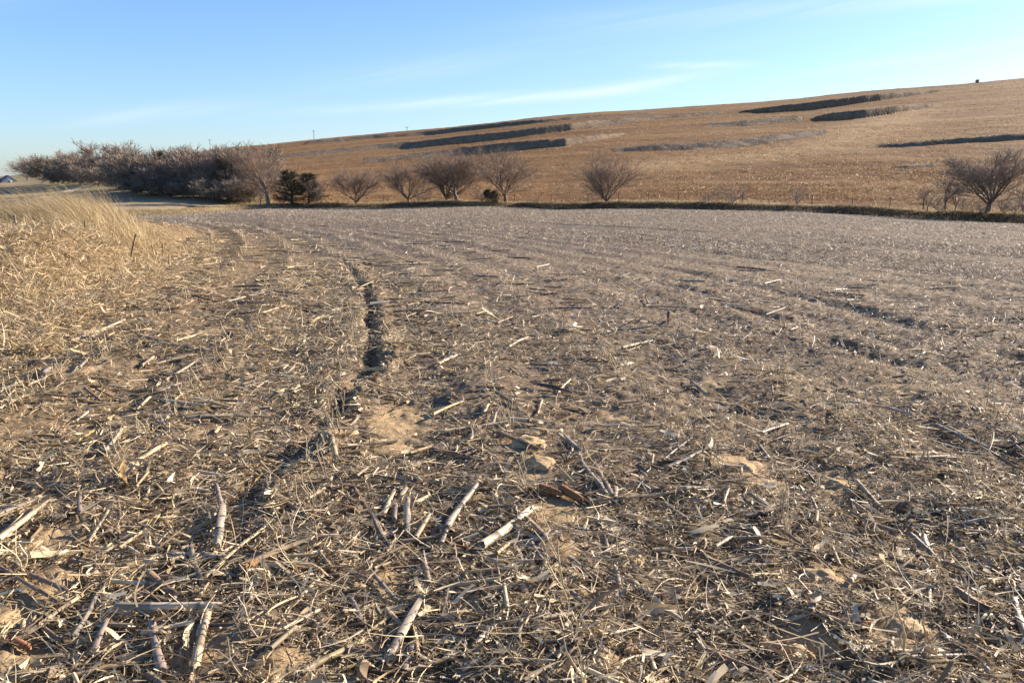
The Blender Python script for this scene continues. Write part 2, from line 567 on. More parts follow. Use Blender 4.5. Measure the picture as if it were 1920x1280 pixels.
def hill_mat():
    m, t, bs = mat_new('corn_stubble_hill', 0.95)
    bs.inputs['Specular IOR Level'].default_value = 0.05
    P = nd(t, 'ShaderNodeTexCoord').outputs['Object']
    rowp = nd(t, 'ShaderNodeAttribute', attribute_name='rowpos').outputs['Fac']
    al = nd(t, 'ShaderNodeAttribute', attribute_name='along').outputs['Fac']
    pale = nd(t, 'ShaderNodeAttribute', attribute_name='pale').outputs['Fac']
    cv = nd(t, 'ShaderNodeCombineXYZ')
    t.links.new(mth(t, 'MULTIPLY', rowp, 0.38), cv.inputs[0]); t.links.new(mth(t, 'MULTIPLY', al, 0.022), cv.inputs[1])
    n1 = nd(t, 'ShaderNodeTexNoise', i_Scale=1.0, i_Detail=7.0, i_Roughness=0.72)
    t.links.new(cv.outputs[0], n1.inputs['Vector'])
    n2 = nd(t, 'ShaderNodeTexNoise', i_Scale=0.9, i_Detail=6.0, i_Roughness=0.75)
    t.links.new(P, n2.inputs['Vector'])
    n3 = nd(t, 'ShaderNodeTexNoise', i_Scale=0.02, i_Detail=4.0, i_Roughness=0.6)
    t.links.new(P, n3.inputs['Vector'])
    c = mixc(t, mth(t, 'MULTIPLY_ADD', n1.outputs[0], 3.0, -1.0, clamp=True), (0.12, 0.056, 0.021), (0.34, 0.175, 0.066))
    c = mixc(t, mth(t, 'MULTIPLY_ADD', n2.outputs[0], 3.0, -1.1, clamp=True), mixc(t, 0.4, c, (0.12, 0.075, 0.045)), c)
    c = mixc(t, mth(t, 'MULTIPLY_ADD', n3.outputs[0], 2.4, -0.8, clamp=True), mixc(t, 0.3, c, (0.18, 0.12, 0.08)), c)
    cv5 = nd(t, 'ShaderNodeCombineXYZ')
    t.links.new(mth(t, 'MULTIPLY', rowp, 0.075), cv5.inputs[0]); t.links.new(mth(t, 'MULTIPLY', al, 0.005), cv5.inputs[1])
    n5 = nd(t, 'ShaderNodeTexNoise', i_Scale=1.0, i_Detail=3.0, i_Roughness=0.55)
    t.links.new(cv5.outputs[0], n5.inputs['Vector'])
    c = mixc(t, mth(t, 'MULTIPLY_ADD', n5.outputs[0], 3.4, -1.5, clamp=True), c, mixc(t, 0.5, c, (0.44, 0.28, 0.13)))
    c = mixc(t, mth(t, 'MULTIPLY', pale, mth(t, 'MULTIPLY_ADD', n2.outputs[0], 2.0, -0.5, clamp=True)), c, (0.50, 0.34, 0.185))
    t.links.new(c, bs.inputs['Base Color'])
    return m


def flat_mat(name, a, b, scale, rough=0.95, c3=None, scale3=0.05, stretch=None):
    m, t, bs = mat_new(name, rough)
    bs.inputs['Specular IOR Level'].default_value = 0.15
    P = nd(t, 'ShaderNodeTexCoord').outputs['Object']
    if stretch:
        mp = nd(t, 'ShaderNodeMapping'); mp.inputs['Scale'].default_value = stretch
        t.links.new(P, mp.inputs[0]); P = mp.outputs[0]
    n1 = nd(t, 'ShaderNodeTexNoise', i_Scale=scale, i_Detail=6.0, i_Roughness=0.7)
    t.links.new(P, n1.inputs['Vector'])
    c = mixc(t, mth(t, 'MULTIPLY_ADD', n1.outputs[0], 2.4, -0.7, clamp=True), a, b)
    if c3:
        n2 = nd(t, 'ShaderNodeTexNoise', i_Scale=scale3, i_Detail=4.0)
        t.links.new(P, n2.inputs['Vector'])
        c = mixc(t, mth(t, 'MULTIPLY_ADD', n2.outputs[0], 3.0, -1.1, clamp=True), c, c3)
    t.links.new(c, bs.inputs['Base Color'])
    return m


M_FIELD = ground_mat()
M_HILL = hill_mat()
M_BANK = flat_mat('terrace_grass', (0.13, 0.092, 0.065), (0.24, 0.175, 0.12), 0.7)
M_MEADOW = flat_mat('meadow_grass', (0.14, 0.13, 0.06), (0.24, 0.19, 0.095), 0.6, c3=(0.36, 0.255, 0.16), scale3=0.035)
M_PATH = flat_mat('pale_dirt', (0.42, 0.33, 0.22), (0.52, 0.42, 0.30), 0.8)

# ------------------------------------------------------------------ the land
XX = T[None, :] * YR[:, None]
YY = np.broadcast_to(YR[:, None], XX.shape)
zz = Zm.copy()
near = YR < 92
zz[near] += micro(XX[near], YY[near]) * (1 - sst(60, 90, YY[near]))
hillm = (YY > edgeY[None] + 3) & (YR < 700)[:, None]
bankn = (BK > 0)
zz += np.where(hillm, 0.22 * fbm(XX * 0.06, YY * 0.06, 120, 3) + 0.10 * fbm(XX * 0.5, YY * 0.5, 130, 3), 0)
zz += np.where(bankn, 0.14 * fbm(XX * 0.42 + YY * .1, YY * 0.12, 140, 3), 0)
# grassy verge along the far field edge: a low lip
dE = YY - edgeY[None]
zz += 0.55 * np.exp(-((dE - 1.6) / 1.1) ** 2) * (np.abs(T) < 1.0)[None] * (0.75 + 0.5 * fbm(XX * 0.15, YY * 0.15, 150, 3))
RHO = rho(XX, YY)
bareg = np.zeros_like(XX)
bm_ = YR < 12
bareg[bm_] = bare(XX[bm_], YY[bm_])
golden = sst(-0.3, -2.6, RHO + 0.5 * fbm(XX * .7, YY * .7, 99, 2)) * (1 - sst(25, 45, YY)) if False else (1 - sst(-2.8, 0.3, RHO)) * (1 - sst(18, 45, YY))
# paler crop-turning band across the hill
pale = np.zeros_like(XX)
pl = [(1700, 205), (1640, 235), (1580, 262), (1500, 283), (1400, 294), (1300, 300), (1230, 312)]
plg = [ghit(*p) for p in pl]
plg = [p for p in plg if p]
for a, b in zip(plg[:-1], plg[1:]):
    ax, ay = a[0], a[1]; bx, by = b[0], b[1]
    L2 = (bx - ax) ** 2 + (by - ay) ** 2
    sel = (YR > 60) & (YR < 430)
    u = np.clip(((XX[sel] - ax) * (bx - ax) + (YY[sel] - ay) * (by - ay)) / L2, 0, 1)
    d = np.hypot(XX[sel] - ax - u * (bx - ax), YY[sel] - ay - u * (by - ay))
    pale[sel] = np.maximum(pale[sel], np.exp(-(d / 9) ** 2))
YE, ZE, YRi, ZRi = PLN.T
rowp_h = (YY - edgeY[None])
IDX = np.arange(NY * NT).reshape(NY, NT)
Q = np.stack([IDX[:-1, :-1], IDX[:-1, 1:], IDX[1:, 1:], IDX[1:, :-1]], -1)
cy = (YR[:-1] + YR[1:])[:, None] / 2
ce = (edgeY[:-1] + edgeY[1:])[None] / 2
isfield = np.broadcast_to(cy < ce + 0.4, Q.shape[:2])
ctx = (T[:-1] + T[1:])[None] / 2 * np.ones_like(cy)
# meadow: land left of the hill's tilled part
ft = np.broadcast_to((T[:-1] + T[1:])[None] / 2, Q.shape[:2])
ismeadow = (~isfield) & (ft < np.interp(cy, [100, 180, 300, 420, 800], [-0.28, -0.30, -0.34, -0.40, -0.40]))
bk = BK[:-1, :-1]
isbank = (bk > 0) & (~isfield) & (~ismeadow)
ishill = ~(isfield | ismeadow | isbank)
VV = np.stack([XX, YY, zz], -1).reshape(-1, 3)


def land(name, mask, mat, rowp, along):
    f = Q[mask]
    used = np.unique(f)
    remap = np.zeros(NY * NT, np.int64); remap[used] = np.arange(len(used))
    at = {'rowpos': rowp.ravel()[used], 'along': along.ravel()[used], 'bare': bareg.ravel()[used],
          'golden': golden.ravel()[used], 'pale': pale.ravel()[used]}
    me = newmesh(name, VV[used], remap[f], mat, True, attrs=at)
    return tag(link(name, me), kind='structure')


land('field', isfield, M_FIELD, RHO, YY + 0 * XX)
land('meadow', ismeadow, M_MEADOW, rowp_h, XX)
land('hillside', ishill, M_HILL, rowp_h, XX)
for bi in range(len(BANKS)):
    mk = isbank & (bk == bi + 1)
    if mk.any():
        land('terrace_bank', mk, M_BANK, rowp_h, XX)
# the ground behind the photographer
gx = np.linspace(-60, 60, 61); gy = np.concatenate([np.linspace(-80, -1, 30), [0.0, 0.45]])
GX, GY = np.meshgrid(gx, gy)
GZ = 0.03 * fbm(GX * .3, GY * .3, 3, 3) - 0.01
sel = GY > -0.5
GZ[sel] = -0.035
ii = np.arange(GX.size).reshape(GX.shape)
qq = np.stack([ii[:-1, :-1], ii[:-1, 1:], ii[1:, 1:], ii[1:, :-1]], -1).reshape(-1, 4)
me = newmesh('field', np.stack([GX, GY, GZ], -1).reshape(-1, 3), qq, M_FIELD, True,
             attrs={'rowpos': GX, 'along': GY + 10, 'bare': GX * 0, 'golden': GX * 0, 'pale': GX * 0})
tag(link('field', me), kind='structure')


def zland(x, y):
    fi, fj = tri(np.asarray(x, float), np.asarray(y, float))
    return bil(zz, x, y)


# dirt track across the meadow
tp = [ghit(px, py) for px, py in ((20, 384), (50, 378), (73, 373), (110, 363), (140, 354), (175, 346), (213, 338))]
tp = np.array([p for p in tp if p])
s_ = np.linspace(0, len(tp) - 1, 60)
cx_ = np.interp(s_, np.arange(len(tp)), tp[:, 0]); cy_ = np.interp(s_, np.arange(len(tp)), tp[:, 1])
dd = norm(np.stack([np.gradient(cx_), np.gradient(cy_)], 1)); nn = np.stack([-dd[:, 1], dd[:, 0]], 1)
vs_ = []
for o_ in (-1.3, -.45, .45, 1.3):
    a = cx_ + nn[:, 0] * o_; b = cy_ + nn[:, 1] * o_
    vs_.append(np.stack([a, b, zland(a, b) + 0.10 + 0 * a], 1))
vs_ = np.stack(vs_, 1).reshape(-1, 3)
ii = np.arange(60 * 4).reshape(60, 4)
qq = np.stack([ii[:-1, :-1], ii[:-1, 1:], ii[1:, 1:], ii[1:, :-1]], -1).reshape(-1, 4)
tag(link('path', newmesh('path', vs_, qq, M_PATH, True)), kind='structure')

# ------------------------------------------------------------------ crop residue on the field
PAL_S = np.array([[.58, .46, .29], [.66, .55, .38], [.47, .36, .23], [.40, .32, .23], [.32, .25, .17], [.26, .20, .145],
                  [.74, .63, .45], [.20, .14, .085], [.12, .085, .055], [.50, .38, .22]])
PAL_G = np.array([[.54, .42, .26], [.60, .48, .31], [.46, .345, .20], [.38, .285, .17], [.66, .54, .36], [.30, .21, .115], [.50, .375, .21], [.20, .14, .085]])
PAL_R = np.array([[.46, .385, .305], [.54, .455, .365], [.38, .31, .245], [.28, .22, .17], [.17, .125, .095], [.68, .58, .46], [.11, .08, .06], [.44, .355, .27]])


def sample_field(n, y0, y1, power, tmax=0.70, tmin=None):
    """points with area density ~ Y^-power"""
    a = 2 - power
    u = rng.random(n)
    y = (y0 ** a + u * (y1 ** a - y0 ** a)) ** (1 / a) if abs(a) > 1e-6 else y0 * (y1 / y0) ** u
    t = rng.uniform(-tmax if tmin is None else tmin, tmax, n)
    return t * y, y


def zonecol(x, y, n, gain=0.12):
    g = (1 - sst(-2.8, 0.3, rho(x, y))) * (1 - sst(18, 45, y))
    r = sst(0.2, 3.0, rho(x, y) + 0.18 * (y - 4)) * sst(2.5, 7, y)
    u = rng.random(n)
    c = PAL_S[rng.integers(0, len(PAL_S), n)]
    c = np.where((u < g)[:, None], PAL_G[rng.integers(0, len(PAL_G), n)], c)
    c = np.where((rng.random(n) < r)[:, None] & (u >= g)[:, None], PAL_R[rng.integers(0, len(PAL_R), n)], c)
    return c * rng.uniform(1 - gain, 1 + gain, (n, 1))


def keep_mask(x, y, p_bare=0.06, clump=0.5):
    k = 1 - (1 - p_bare) * np.where(y < 12, bare(x, y), 0)
    k *= 1 - clump * sst(0.1, 0.65, fbm(x * 2.3, y * 2.3, 205, 3) * .5 + .5) * (1 - sst(8, 16, y)) * (vn(x * 1.1, y * 1.1, 207) > .45)
    d = rho(x, y) - furrow_c(y)
    k *= 1 - 0.8 * np.exp(-(d / 0.06) ** 2) * sst(2.3, 2.8, y) * (1 - sst(9, 15, y))
    # sparser and darker lines between passes, far field
    b = vn(rho(x, y) * 0.55, y * 0.03, 300) * 0.6 + vn(rho(x, y) * 1.3, y * 0.12, 301) * 0.4
    k *= 1 - (0.6 + .32 * sst(6, 13, y)) * sst(0.45, 0.62, b) * sst(2, 4, y)
    return rng.random(len(x)) < k


def scatter_straw(name, n, y0, y1, power, Lr, Wr, S, lift, tilt=0.22, curl=0.35, dens_bare=0.06, mat=None, rowdir=0.0, colfn=None, twist=1.5, wgrow=0.0, extra=None, dim=1.0):
    x, y = sample_field(n, y0, y1, power)
    k = keep_mask(x, y, dens_bare)
    k &= y < np.interp(x / y, T, edgeY) - 1.0
    if extra is not None:
        k &= extra(x, y)
    x = x[k]; y = y[k]; n = len(x)
    az = rng.uniform(0, 2 * pi, n)
    el = rng.normal(0, tilt, n)
    D = np.stack([np.cos(az) * np.cos(el), np.sin(az) * np.cos(el), np.sin(el)], 1)
    L = Lr[0] + (Lr[1] - Lr[0]) * rng.random(n) ** 2
    L = L * (1 + wgrow * np.maximum(y - 8, 0) * 0.5)
    Wd = rng.uniform(*Wr, n) * (1 + wgrow * np.maximum(y - 8, 0))
    z = ground(x, y) + np.abs(rng.normal(0, lift, n)) + 0.002
    P = np.stack([x, y, z], 1) - D * (L * 0.5)[:, None]
    P[:, 2] = np.maximum(P[:, 2], z - 0.006)
    sidev = norm(np.cross(D, np.array([0, 0, 1.0])) + 1e-6)
    cv = sidev * (rng.normal(0, curl, n))[:, None]
    cv[:, 2] += rng.normal(-0.05, curl * 0.35, n)
    V, F = ribbons(P, D, L, Wd, cv, S, rng.uniform(-1.0, 1.0, n), tip=0.5, twist=rng.normal(0, twist, n))
    C = (colfn or zonecol)(x, y, n) * dim
    C = np.repeat(C, 2 * (S + 1), 0)
    return V, F, C


# short chaff, long curly straws and petioles, leaf and husk shreds: what nobody could count
A = Acc()
A.add(*scatter_straw('c', 150000, 0.9, 5.5, 0.9, (0.008, 0.045), (0.0020, 0.0055), 1, 0.004, tilt=0.5, dens_bare=0.14, dim=.70))  # dim darkens the chaff as painted shade beneath the brighter straws
A.add(*scatter_straw('c', 130000, 5.5, 20, 1.3, (0.015, 0.07), (0.004, 0.010), 1, 0.008, tilt=0.5, dens_bare=0.2, wgrow=0.05, dim=.75))
tag(link('chaff', A.mesh('chaff', M_STRAW)), 'fine brown and tan chaff and broken bits strewn over the soil of the field', 'chaff', kind='stuff')
A = Acc()
A.add(*scatter_straw('s', 22000, 0.9, 5.0, 0.7, (0.03, 0.20), (0.0014, 0.0036), 5, 0.013, tilt=0.25, curl=0.5))
A.add(*scatter_straw('s', 42000, 0.9, 5.5, 0.8, (0.012, 0.085), (0.0020, 0.0065), 3, 0.012, tilt=0.35, curl=0.55))
A.add(*scatter_straw('s', 75000, 5.0, 16, 1.2, (0.05, 0.20), (0.0030, 0.0065), 3, 0.016, tilt=0.28, curl=0.4, wgrow=0.03))
A.add(*scatter_straw('s', 260000, 14, 105, 1.35, (0.06, 0.15), (0.007, 0.013), 1, 0.012, tilt=0.35, curl=0.3, wgrow=0.018))
A.add(*scatter_straw('s', 4500, 0.9, 6, 0.8, (0.03, 0.16), (0.0022, 0.0055), 4, 0.03, tilt=0.3, curl=0.45))
tag(link('straw', A.mesh('straw', M_STRAW)), 'thin curly dry straw and bean stems lying tangled over the whole field', 'straw', kind='stuff')
A = Acc()
A.add(*scatter_straw('h', 8500, 0.9, 5.5, 0.8, (0.02, 0.13), (0.004, 0.020), 5, 0.012, tilt=0.22, curl=0.35, twist=1.2,
                     colfn=lambda x, y, n: zonecol(x, y, n) * 0.96))
A.add(*scatter_straw('h', 9000, 5.5, 22, 1.1, (0.05, 0.20), (0.010, 0.025), 3, 0.015, tilt=0.25, curl=0.3, twist=1.0,
                     extra=lambda x, y: rho(x, y) < 1.0 + rng.exponential(1.5, len(x))))
tag(link('leaf_litter', A.mesh('leaf_litter', M_STRAW)), 'torn pale corn leaves and husk shreds scattered between the stalks', 'leaf litter', kind='stuff')


# bean stubble in rows 0.76 m apart; stems lean a little to the left
def row_points(y0, y1, step, rows, jit):
    out = []
    for r in rows:
        y = np.arange(y0, y1, step); y = y + rng.uniform(-step, step, len(y)) * .8
        rr = r * 0.76 + 0.28 + rng.normal(0, jit, len(y))
        x = rr + crow(y)
        out.append(np.stack([x, y], 1))
    P = np.concatenate(out)
    return P[(np.abs(P[:, 0] / P[:, 1]) < 0.72)]


def stubble_geo(P, h0, h1, w, S=2, side=1, gold=False):
    n = len(P)
    x, y = P.T
    z = ground(x, y) - 0.005
    az = rng.uniform(0, 2 * pi, n); ln = np.abs(rng.normal(0, 0.16, n))
    D = norm(np.stack([np.cos(az) * ln - 0.16, np.sin(az) * ln, np.ones(n)], 1))
    L = rng.uniform(h0, h1, n) * rng.uniform(0.6, 1.0, n)
    wd = w * rng.uniform(0.7, 1.3, n) * np.maximum(1, y / 9) ** 0.7
    V, F = ribbons(np.stack([x, y, z], 1), D, L, wd, rng.normal(0, .12, (n, 3)), S, rng.uniform(-.6, .6, n), tip=0.6)
    C = zonecol(x, y, n) * 0.80
    return V, F, np.repeat(C, 2 * (S + 1), 0)


A = Acc()
P = row_points(5.2, 26, 0.05, range(-4, 34), 0.04)
P = P[rng.random(len(P)) < 0.75 * (0.35 + 0.65 * vn(P[:, 0] * .9, P[:, 1] * .9, 400))]
A.add(*stubble_geo(P, 0.06, 0.15, 0.0038))
A.add(*stubble_geo(P[::2] + rng.normal(0, .01, (len(P[::2]), 2)), 0.05, 0.12, 0.0028))
P = row_points(26, 100, 0.30, range(-20, 130), 0.04)
P = P[(P[:, 1] < np.interp(P[:, 0] / P[:, 1], T, edgeY) - 1.5)]
P = P[rng.random(len(P)) < 0.9 * vn(P[:, 0] * .25, P[:, 1] * .25, 402)]
A.add(*stubble_geo(P, 0.09, 0.16, 0.004, S=1))
tag(link('bean_stubble', A.mesh('bean_stubble', M_STRAW)), 'rows of short upright bean stubble running away across the field', 'bean stubble', kind='stuff')

# ---- the larger standing bean plants of the nearest rows, one by one
BP = row_points(1.55, 5.2, 0.085, range(-5, 6), 0.02)
BP = BP[np.abs(BP[:, 0] / BP[:, 1]) < 0.64]
BP = BP[bare(BP[:, 0], BP[:, 1]) < 0.4]
pr_ = 0.25 + 0.75 * (vn(BP[:, 0] * 1.5, BP[:, 1] * 1.5, 410) > .45)
BP = BP[rng.random(len(BP)) < pr_]
BP = BP[np.argsort(BP[:, 1])][:200]


def px_of(x, y, z):
    d = y * CP - (z - CAM_H) * SP
    return 960 + FPX * x / d, 640 - FPX * ((z - CAM_H) * CP + y * SP) / d


def zone_phrase(px, py):
    """where on the field, by what one finds there"""
    if py > 1120:
        r = 'at the very front'
    elif py > 960:
        r = 'in the near stubble'
    elif py > 800:
        r = 'beside the bare patches'
    elif py > 640:
        r = 'past the bare patches'
    else:
        r = 'out toward the fence'
    if px < 240:
        c = 'far left'
    elif px < 560:
        c = 'left of the wheel furrow'
    elif px < 800:
        c = 'along the wheel furrow'
    elif px < 1120:
        c = 'in the middle'
    elif px < 1520:
        c = 'right of the middle'
    else:
        c = 'far right'
    return r, c


used_labels = {}


def uniq(base, extras):
    """pick the first wording not used before; else the base, shared"""
    for e in extras:
        s = (base + e).strip()
        if len(s.split()) <= 16 and s not in used_labels:
            used_labels[s] = 1
            return s
    return (base + extras[0]).strip()


protos = []
for k in range(14):
    A = Acc()
    nst = 1 + int(rng.random() < .5)
    polys = []
    for s in range(nst):
        h = rng.uniform(.07, .15); K = 6
        u = np.linspace(0, 1, K)
        lean = np.array([-0.22 + rng.normal(0, .15), rng.normal(0, .15)])
        pts = np.stack([rng.normal(0, .006) + lean[0] * h * u + .006 * np.sin(u * 7 + k), rng.normal(0, .006) + lean[1] * h * u + .005 * np.cos(u * 6), h * u - .006], 1)
        polys.append((pts, np.linspace(.0021, .0014, K) * rng.uniform(.8, 1.2)))
    V, F = tubes(polys, 5)
    base = PAL_S[[0, 2, 3, 9][k % 4]] * rng.uniform(.8, 1.1)
    A.add(V, F, base)
    nb = rng.integers(1, 4)
    bp = []
    for s in range(nb):
        pts0 = polys[0][0][rng.integers(1, 5)]
        d = np.array([rng.normal(0, 1), rng.normal(0, 1), .9]); d /= np.linalg.norm(d)
        l = rng.uniform(.02, .06); u = np.linspace(0, 1, 4)[:, None]
        bp.append((pts0 + d * l * u + np.array([0, 0, .3 * l]) * u ** 2, np.linspace(.0013, .0007, 4)))
    V, F = tubes(bp, 4)
    A.add(V, F, base * 1.05)
    protos.append(A.mesh('bean_plant', M_STALK, True))
for (x, y) in BP:
    z = float(ground(x, y))
    o = link('bean_plant', protos[rng.integers(0, len(protos))], loc=(x, y, z))
    s = rng.uniform(.75, 1.2)
    o.scale = (s, s, s)
    o.rotation_euler = (0, 0, rng.uniform(-.9, .9))
    px, py = px_of(x, y, z)
    r_, c_ = zone_phrase(px, py)
    tag(o, 'upright dry bean stem %s, %s' % (r_, c_), 'bean stubble plant', 'bean stems standing in the near rows')


# ------------------------------------------------------------------ corn stalks, one by one
STC = {'pale': (.43, .33, .22), 'bleached': (.54, .44, .32), 'grey': (.29, .235, .18), 'brown': (.23, .15, .095),
       'tan': (.42, .31, .19), 'violet': (.22, .17, .145), 'dark': (.13, .09, .075), 'golden': (.58, .43, .23)}
STN = {'pale': 'pale', 'bleached': 'bleached whitish', 'grey': 'grey weathered', 'brown': 'brown', 'tan': 'tan', 'violet': 'purplish grey',
       'dark': 'dark rotten', 'golden': 'golden'}


def stalk_mesh(L, R, colr, seed, split=False, bend=0.014, endrag=True):
    """stalk along local +X with nodes, a hollow pale end and frayed fibres"""
    rg = np.random.default_rng(seed)
    sides = 11 if not split else 7
    K = max(7, int(L / 0.02) + 4)
    K = min(K, 34)
    u = np.linspace(0, 1, K)
    node_sp = rg.uniform(0.07, 0.14); ph = rg.uniform(0, node_sp)
    npos = np.arange(ph, L, node_sp)
    allu = set(u.tolist())
    for q in npos:
        for dq in (-.005, 0, .005):
            if 0.01 < (q + dq) / L < 0.99:
                allu.add((q + dq) / L)
    u = np.array(sorted(allu)); K = len(u)
    s = u * L
    swell = np.ones(K); dark = np.zeros(K)
    for q in npos:
        swell += 0.16 * np.exp(-((s - q) / .006) ** 2)
        dark += np.exp(-((s - q) / .0045) ** 2)
    rad = R * swell * (1 - 0.18 * u) * (1 + 0.04 * np.sin(s * 40 + seed))
    by = bend * L * (u - u ** 2) * 4 * rg.uniform(-1, 1) + 0.0015 * np.sin(s * 22 + seed)
    bz = bend * L * (u - u ** 2) * 1.5 * rg.uniform(0, 1)
    flat = rg.uniform(.78, 1)
    if split:
        th = np.linspace(-1.25, 1.25, sides) + rg.uniform(-.5, .5) + pi / 2
    else:
        th = np.arange(sides) / sides * 2 * pi
    cr = 1 + 0.09 * np.sin(th * 5 + rg.uniform(0, 6)) * 1.0
    V = np.zeros((K, sides, 3))
    V[..., 0] = s[:, None]
    V[..., 1] = by[:, None] + rad[:, None] * (np.cos(th) * cr)[None]
    V[..., 2] = bz[:, None] + rad[:, None] * flat * (np.sin(th) * cr)[None]
    if endrag:
        V[0, :, 0] -= np.abs(rg.normal(0, R * 1.1, sides)) - rg.uniform(0, R * .5)
        V[-1, :, 0] += np.abs(rg.normal(0, R * 1.3, sides)) - rg.uniform(0, R * .5)
    C = np.ones((K, sides, 3)) * np.array(colr)
    C *= (1 - 0.62 * np.clip(dark, 0, 1))[:, None, None]
    C *= rg.uniform(.8, 1.12, sides)[None, :, None]
    st_ = rg.random(K // 4 + 3); stn = np.interp(np.arange(K) / 4, np.arange(len(st_)), st_)
    C = C * (1 - .5 * sst(.45, .8, stn))[:, None, None]
    pt = np.clip(np.sin(s * rg.uniform(15, 40) + rg.uniform(0, 6)) * .5 + .5, 0, 1)[:, None, None]
    C = C * (1 - .22 * pt * rg.uniform(0, 1, (1, sides, 1)))
    A = Acc()
    i = np.arange(K - 1)[:, None]
    if split:
        q = np.arange(sides - 1)[None]
        Fq = np.stack([i * sides + q, (i + 1) * sides + q, (i + 1) * sides + q + 1, i * sides + q + 1], -1).reshape(-1, 4)
        A.add(V.reshape(-1, 3), Fq, C.reshape(-1, 3))
        V2 = V.copy(); V2[..., 1] *= .8; V2[..., 2] -= R * .22
        A.add(V2.reshape(-1, 3), Fq[:, ::-1], np.clip(C.reshape(-1, 3) * 1.2, 0, .85))
    else:
        q = np.arange(sides)[None]
        Fq = np.stack([i * sides + q, (i + 1) * sides + q, (i + 1) * sides + (q + 1) % sides, i * sides + (q + 1) % sides], -1).reshape(-1, 4)
        A.add(V.reshape(-1, 3), Fq, C.reshape(-1, 3))
        pith = np.array([.66, .56, .40]) * (0.9 if colr[0] > .2 else .5)
        for e, off, sgn in ((0, 0.006, 1), (K - 1, -0.006, -1)):
            ring = V[e] * 1.0
            inner = ring.copy()
            c = ring.mean(0)
            inner = c + (ring - c) * .78
            inner[:, 0] = s[e] + off
            cc = inner.mean(0)[None]
            vv = np.concatenate([ring, inner, cc])
            j = np.arange(sides); j2 = (j + 1) % sides
            f4 = np.stack([j, j2, sides + j2, sides + j], 1)
            f3 = np.stack([sides + j, sides + j2, np.full(sides, 2 * sides)], 1)
            if sgn < 0:
                f4 = f4[:, ::-1]; f3 = f3[:, ::-1]
            n0 = A.n
            A.add(vv, f4, pith)
            A.F.append(f3 + n0)
    # frayed fibres
    nf = rg.integers(3, 9)
    P0 = np.zeros((nf, 3)); e = rg.random(nf) < .5
    P0[:, 0] = np.where(e, L * .97, L * .03)
    P0[:, 1] = rg.normal(0, R * .5, nf); P0[:, 2] = rg.normal(0, R * .4, nf)
    D = norm(np.stack([np.where(e, 1, -1) * np.ones(nf), rg.normal(0, .5, nf), rg.normal(0.1, .35, nf)], 1))
    Vf, Ff = ribbons(P0, D, rg.uniform(.01, .045, nf), rg.uniform(.0012, .004, nf) * R / .01, rg.normal(0, .3, (nf, 3)), 2, rg.uniform(-1, 1, nf))
    A.add(Vf, Ff, np.array(colr) * 1.05)
    return A


def sheath_acc(L, R, colr, seed):
    """a dry leaf sheath peeling off the stalk"""
    rg = np.random.default_rng(seed + 5)
    K = 9; ns = 5
    u = np.linspace(0, 1, K)
    l = min(L * .6, .16)
    x0 = rg.uniform(.1, .4) * L
    th0 = rg.uniform(.4, 2.6)
    w = np.linspace(.9, .25, K)
    V = np.zeros((K, ns, 3))
    for i in range(K):
        th = th0 + np.linspace(-1, 1, ns) * w[i] * 1.2
        r = R * (1.14 + .9 * u[i] ** 2)
        V[i, :, 0] = x0 + l * u[i]
        V[i, :, 1] = r * np.cos(th); V[i, :, 2] = r * np.sin(th) * .9
    i = np.arange(K - 1)[:, None]; q = np.arange(ns - 1)[None]
    F = np.stack([i * ns + q, i * ns + q + 1, (i + 1) * ns + q + 1, (i + 1) * ns + q], -1).reshape(-1, 4)
    A = Acc(); A.add(V.reshape(-1, 3), F, np.clip(np.array(colr) * 1.15, 0, .8))
    return A


def place_seg(o, p0, p1, roll=0.0):
    d = Vector(p1) - Vector(p0)
    q = d.to_track_quat('X', 'Z')
    o.rotation_mode = 'QUATERNION'
    from mathutils import Quaternion
    o.rotation_quaternion = q @ Quaternion((1, 0, 0), roll)
    o.location = p0


c5 = lambda x, y: (x / 2.667, 800 + y / 2.667)
c6 = lambda x, y: (640 + x / 2.667, 800 + y / 2.667)
c7 = lambda x, y: (1280 + x / 2.667, 800 + y / 2.667)
c8 = lambda x, y: (560 + x / 3, 440 + y / 3)
c4 = lambda x, y: (x / 3, 340 + y / 3)
c9 = lambda x, y: (x / 4, 600 + y / 4)
c10 = lambda x, y: (1280 + x / 3, 420 + y / 3)
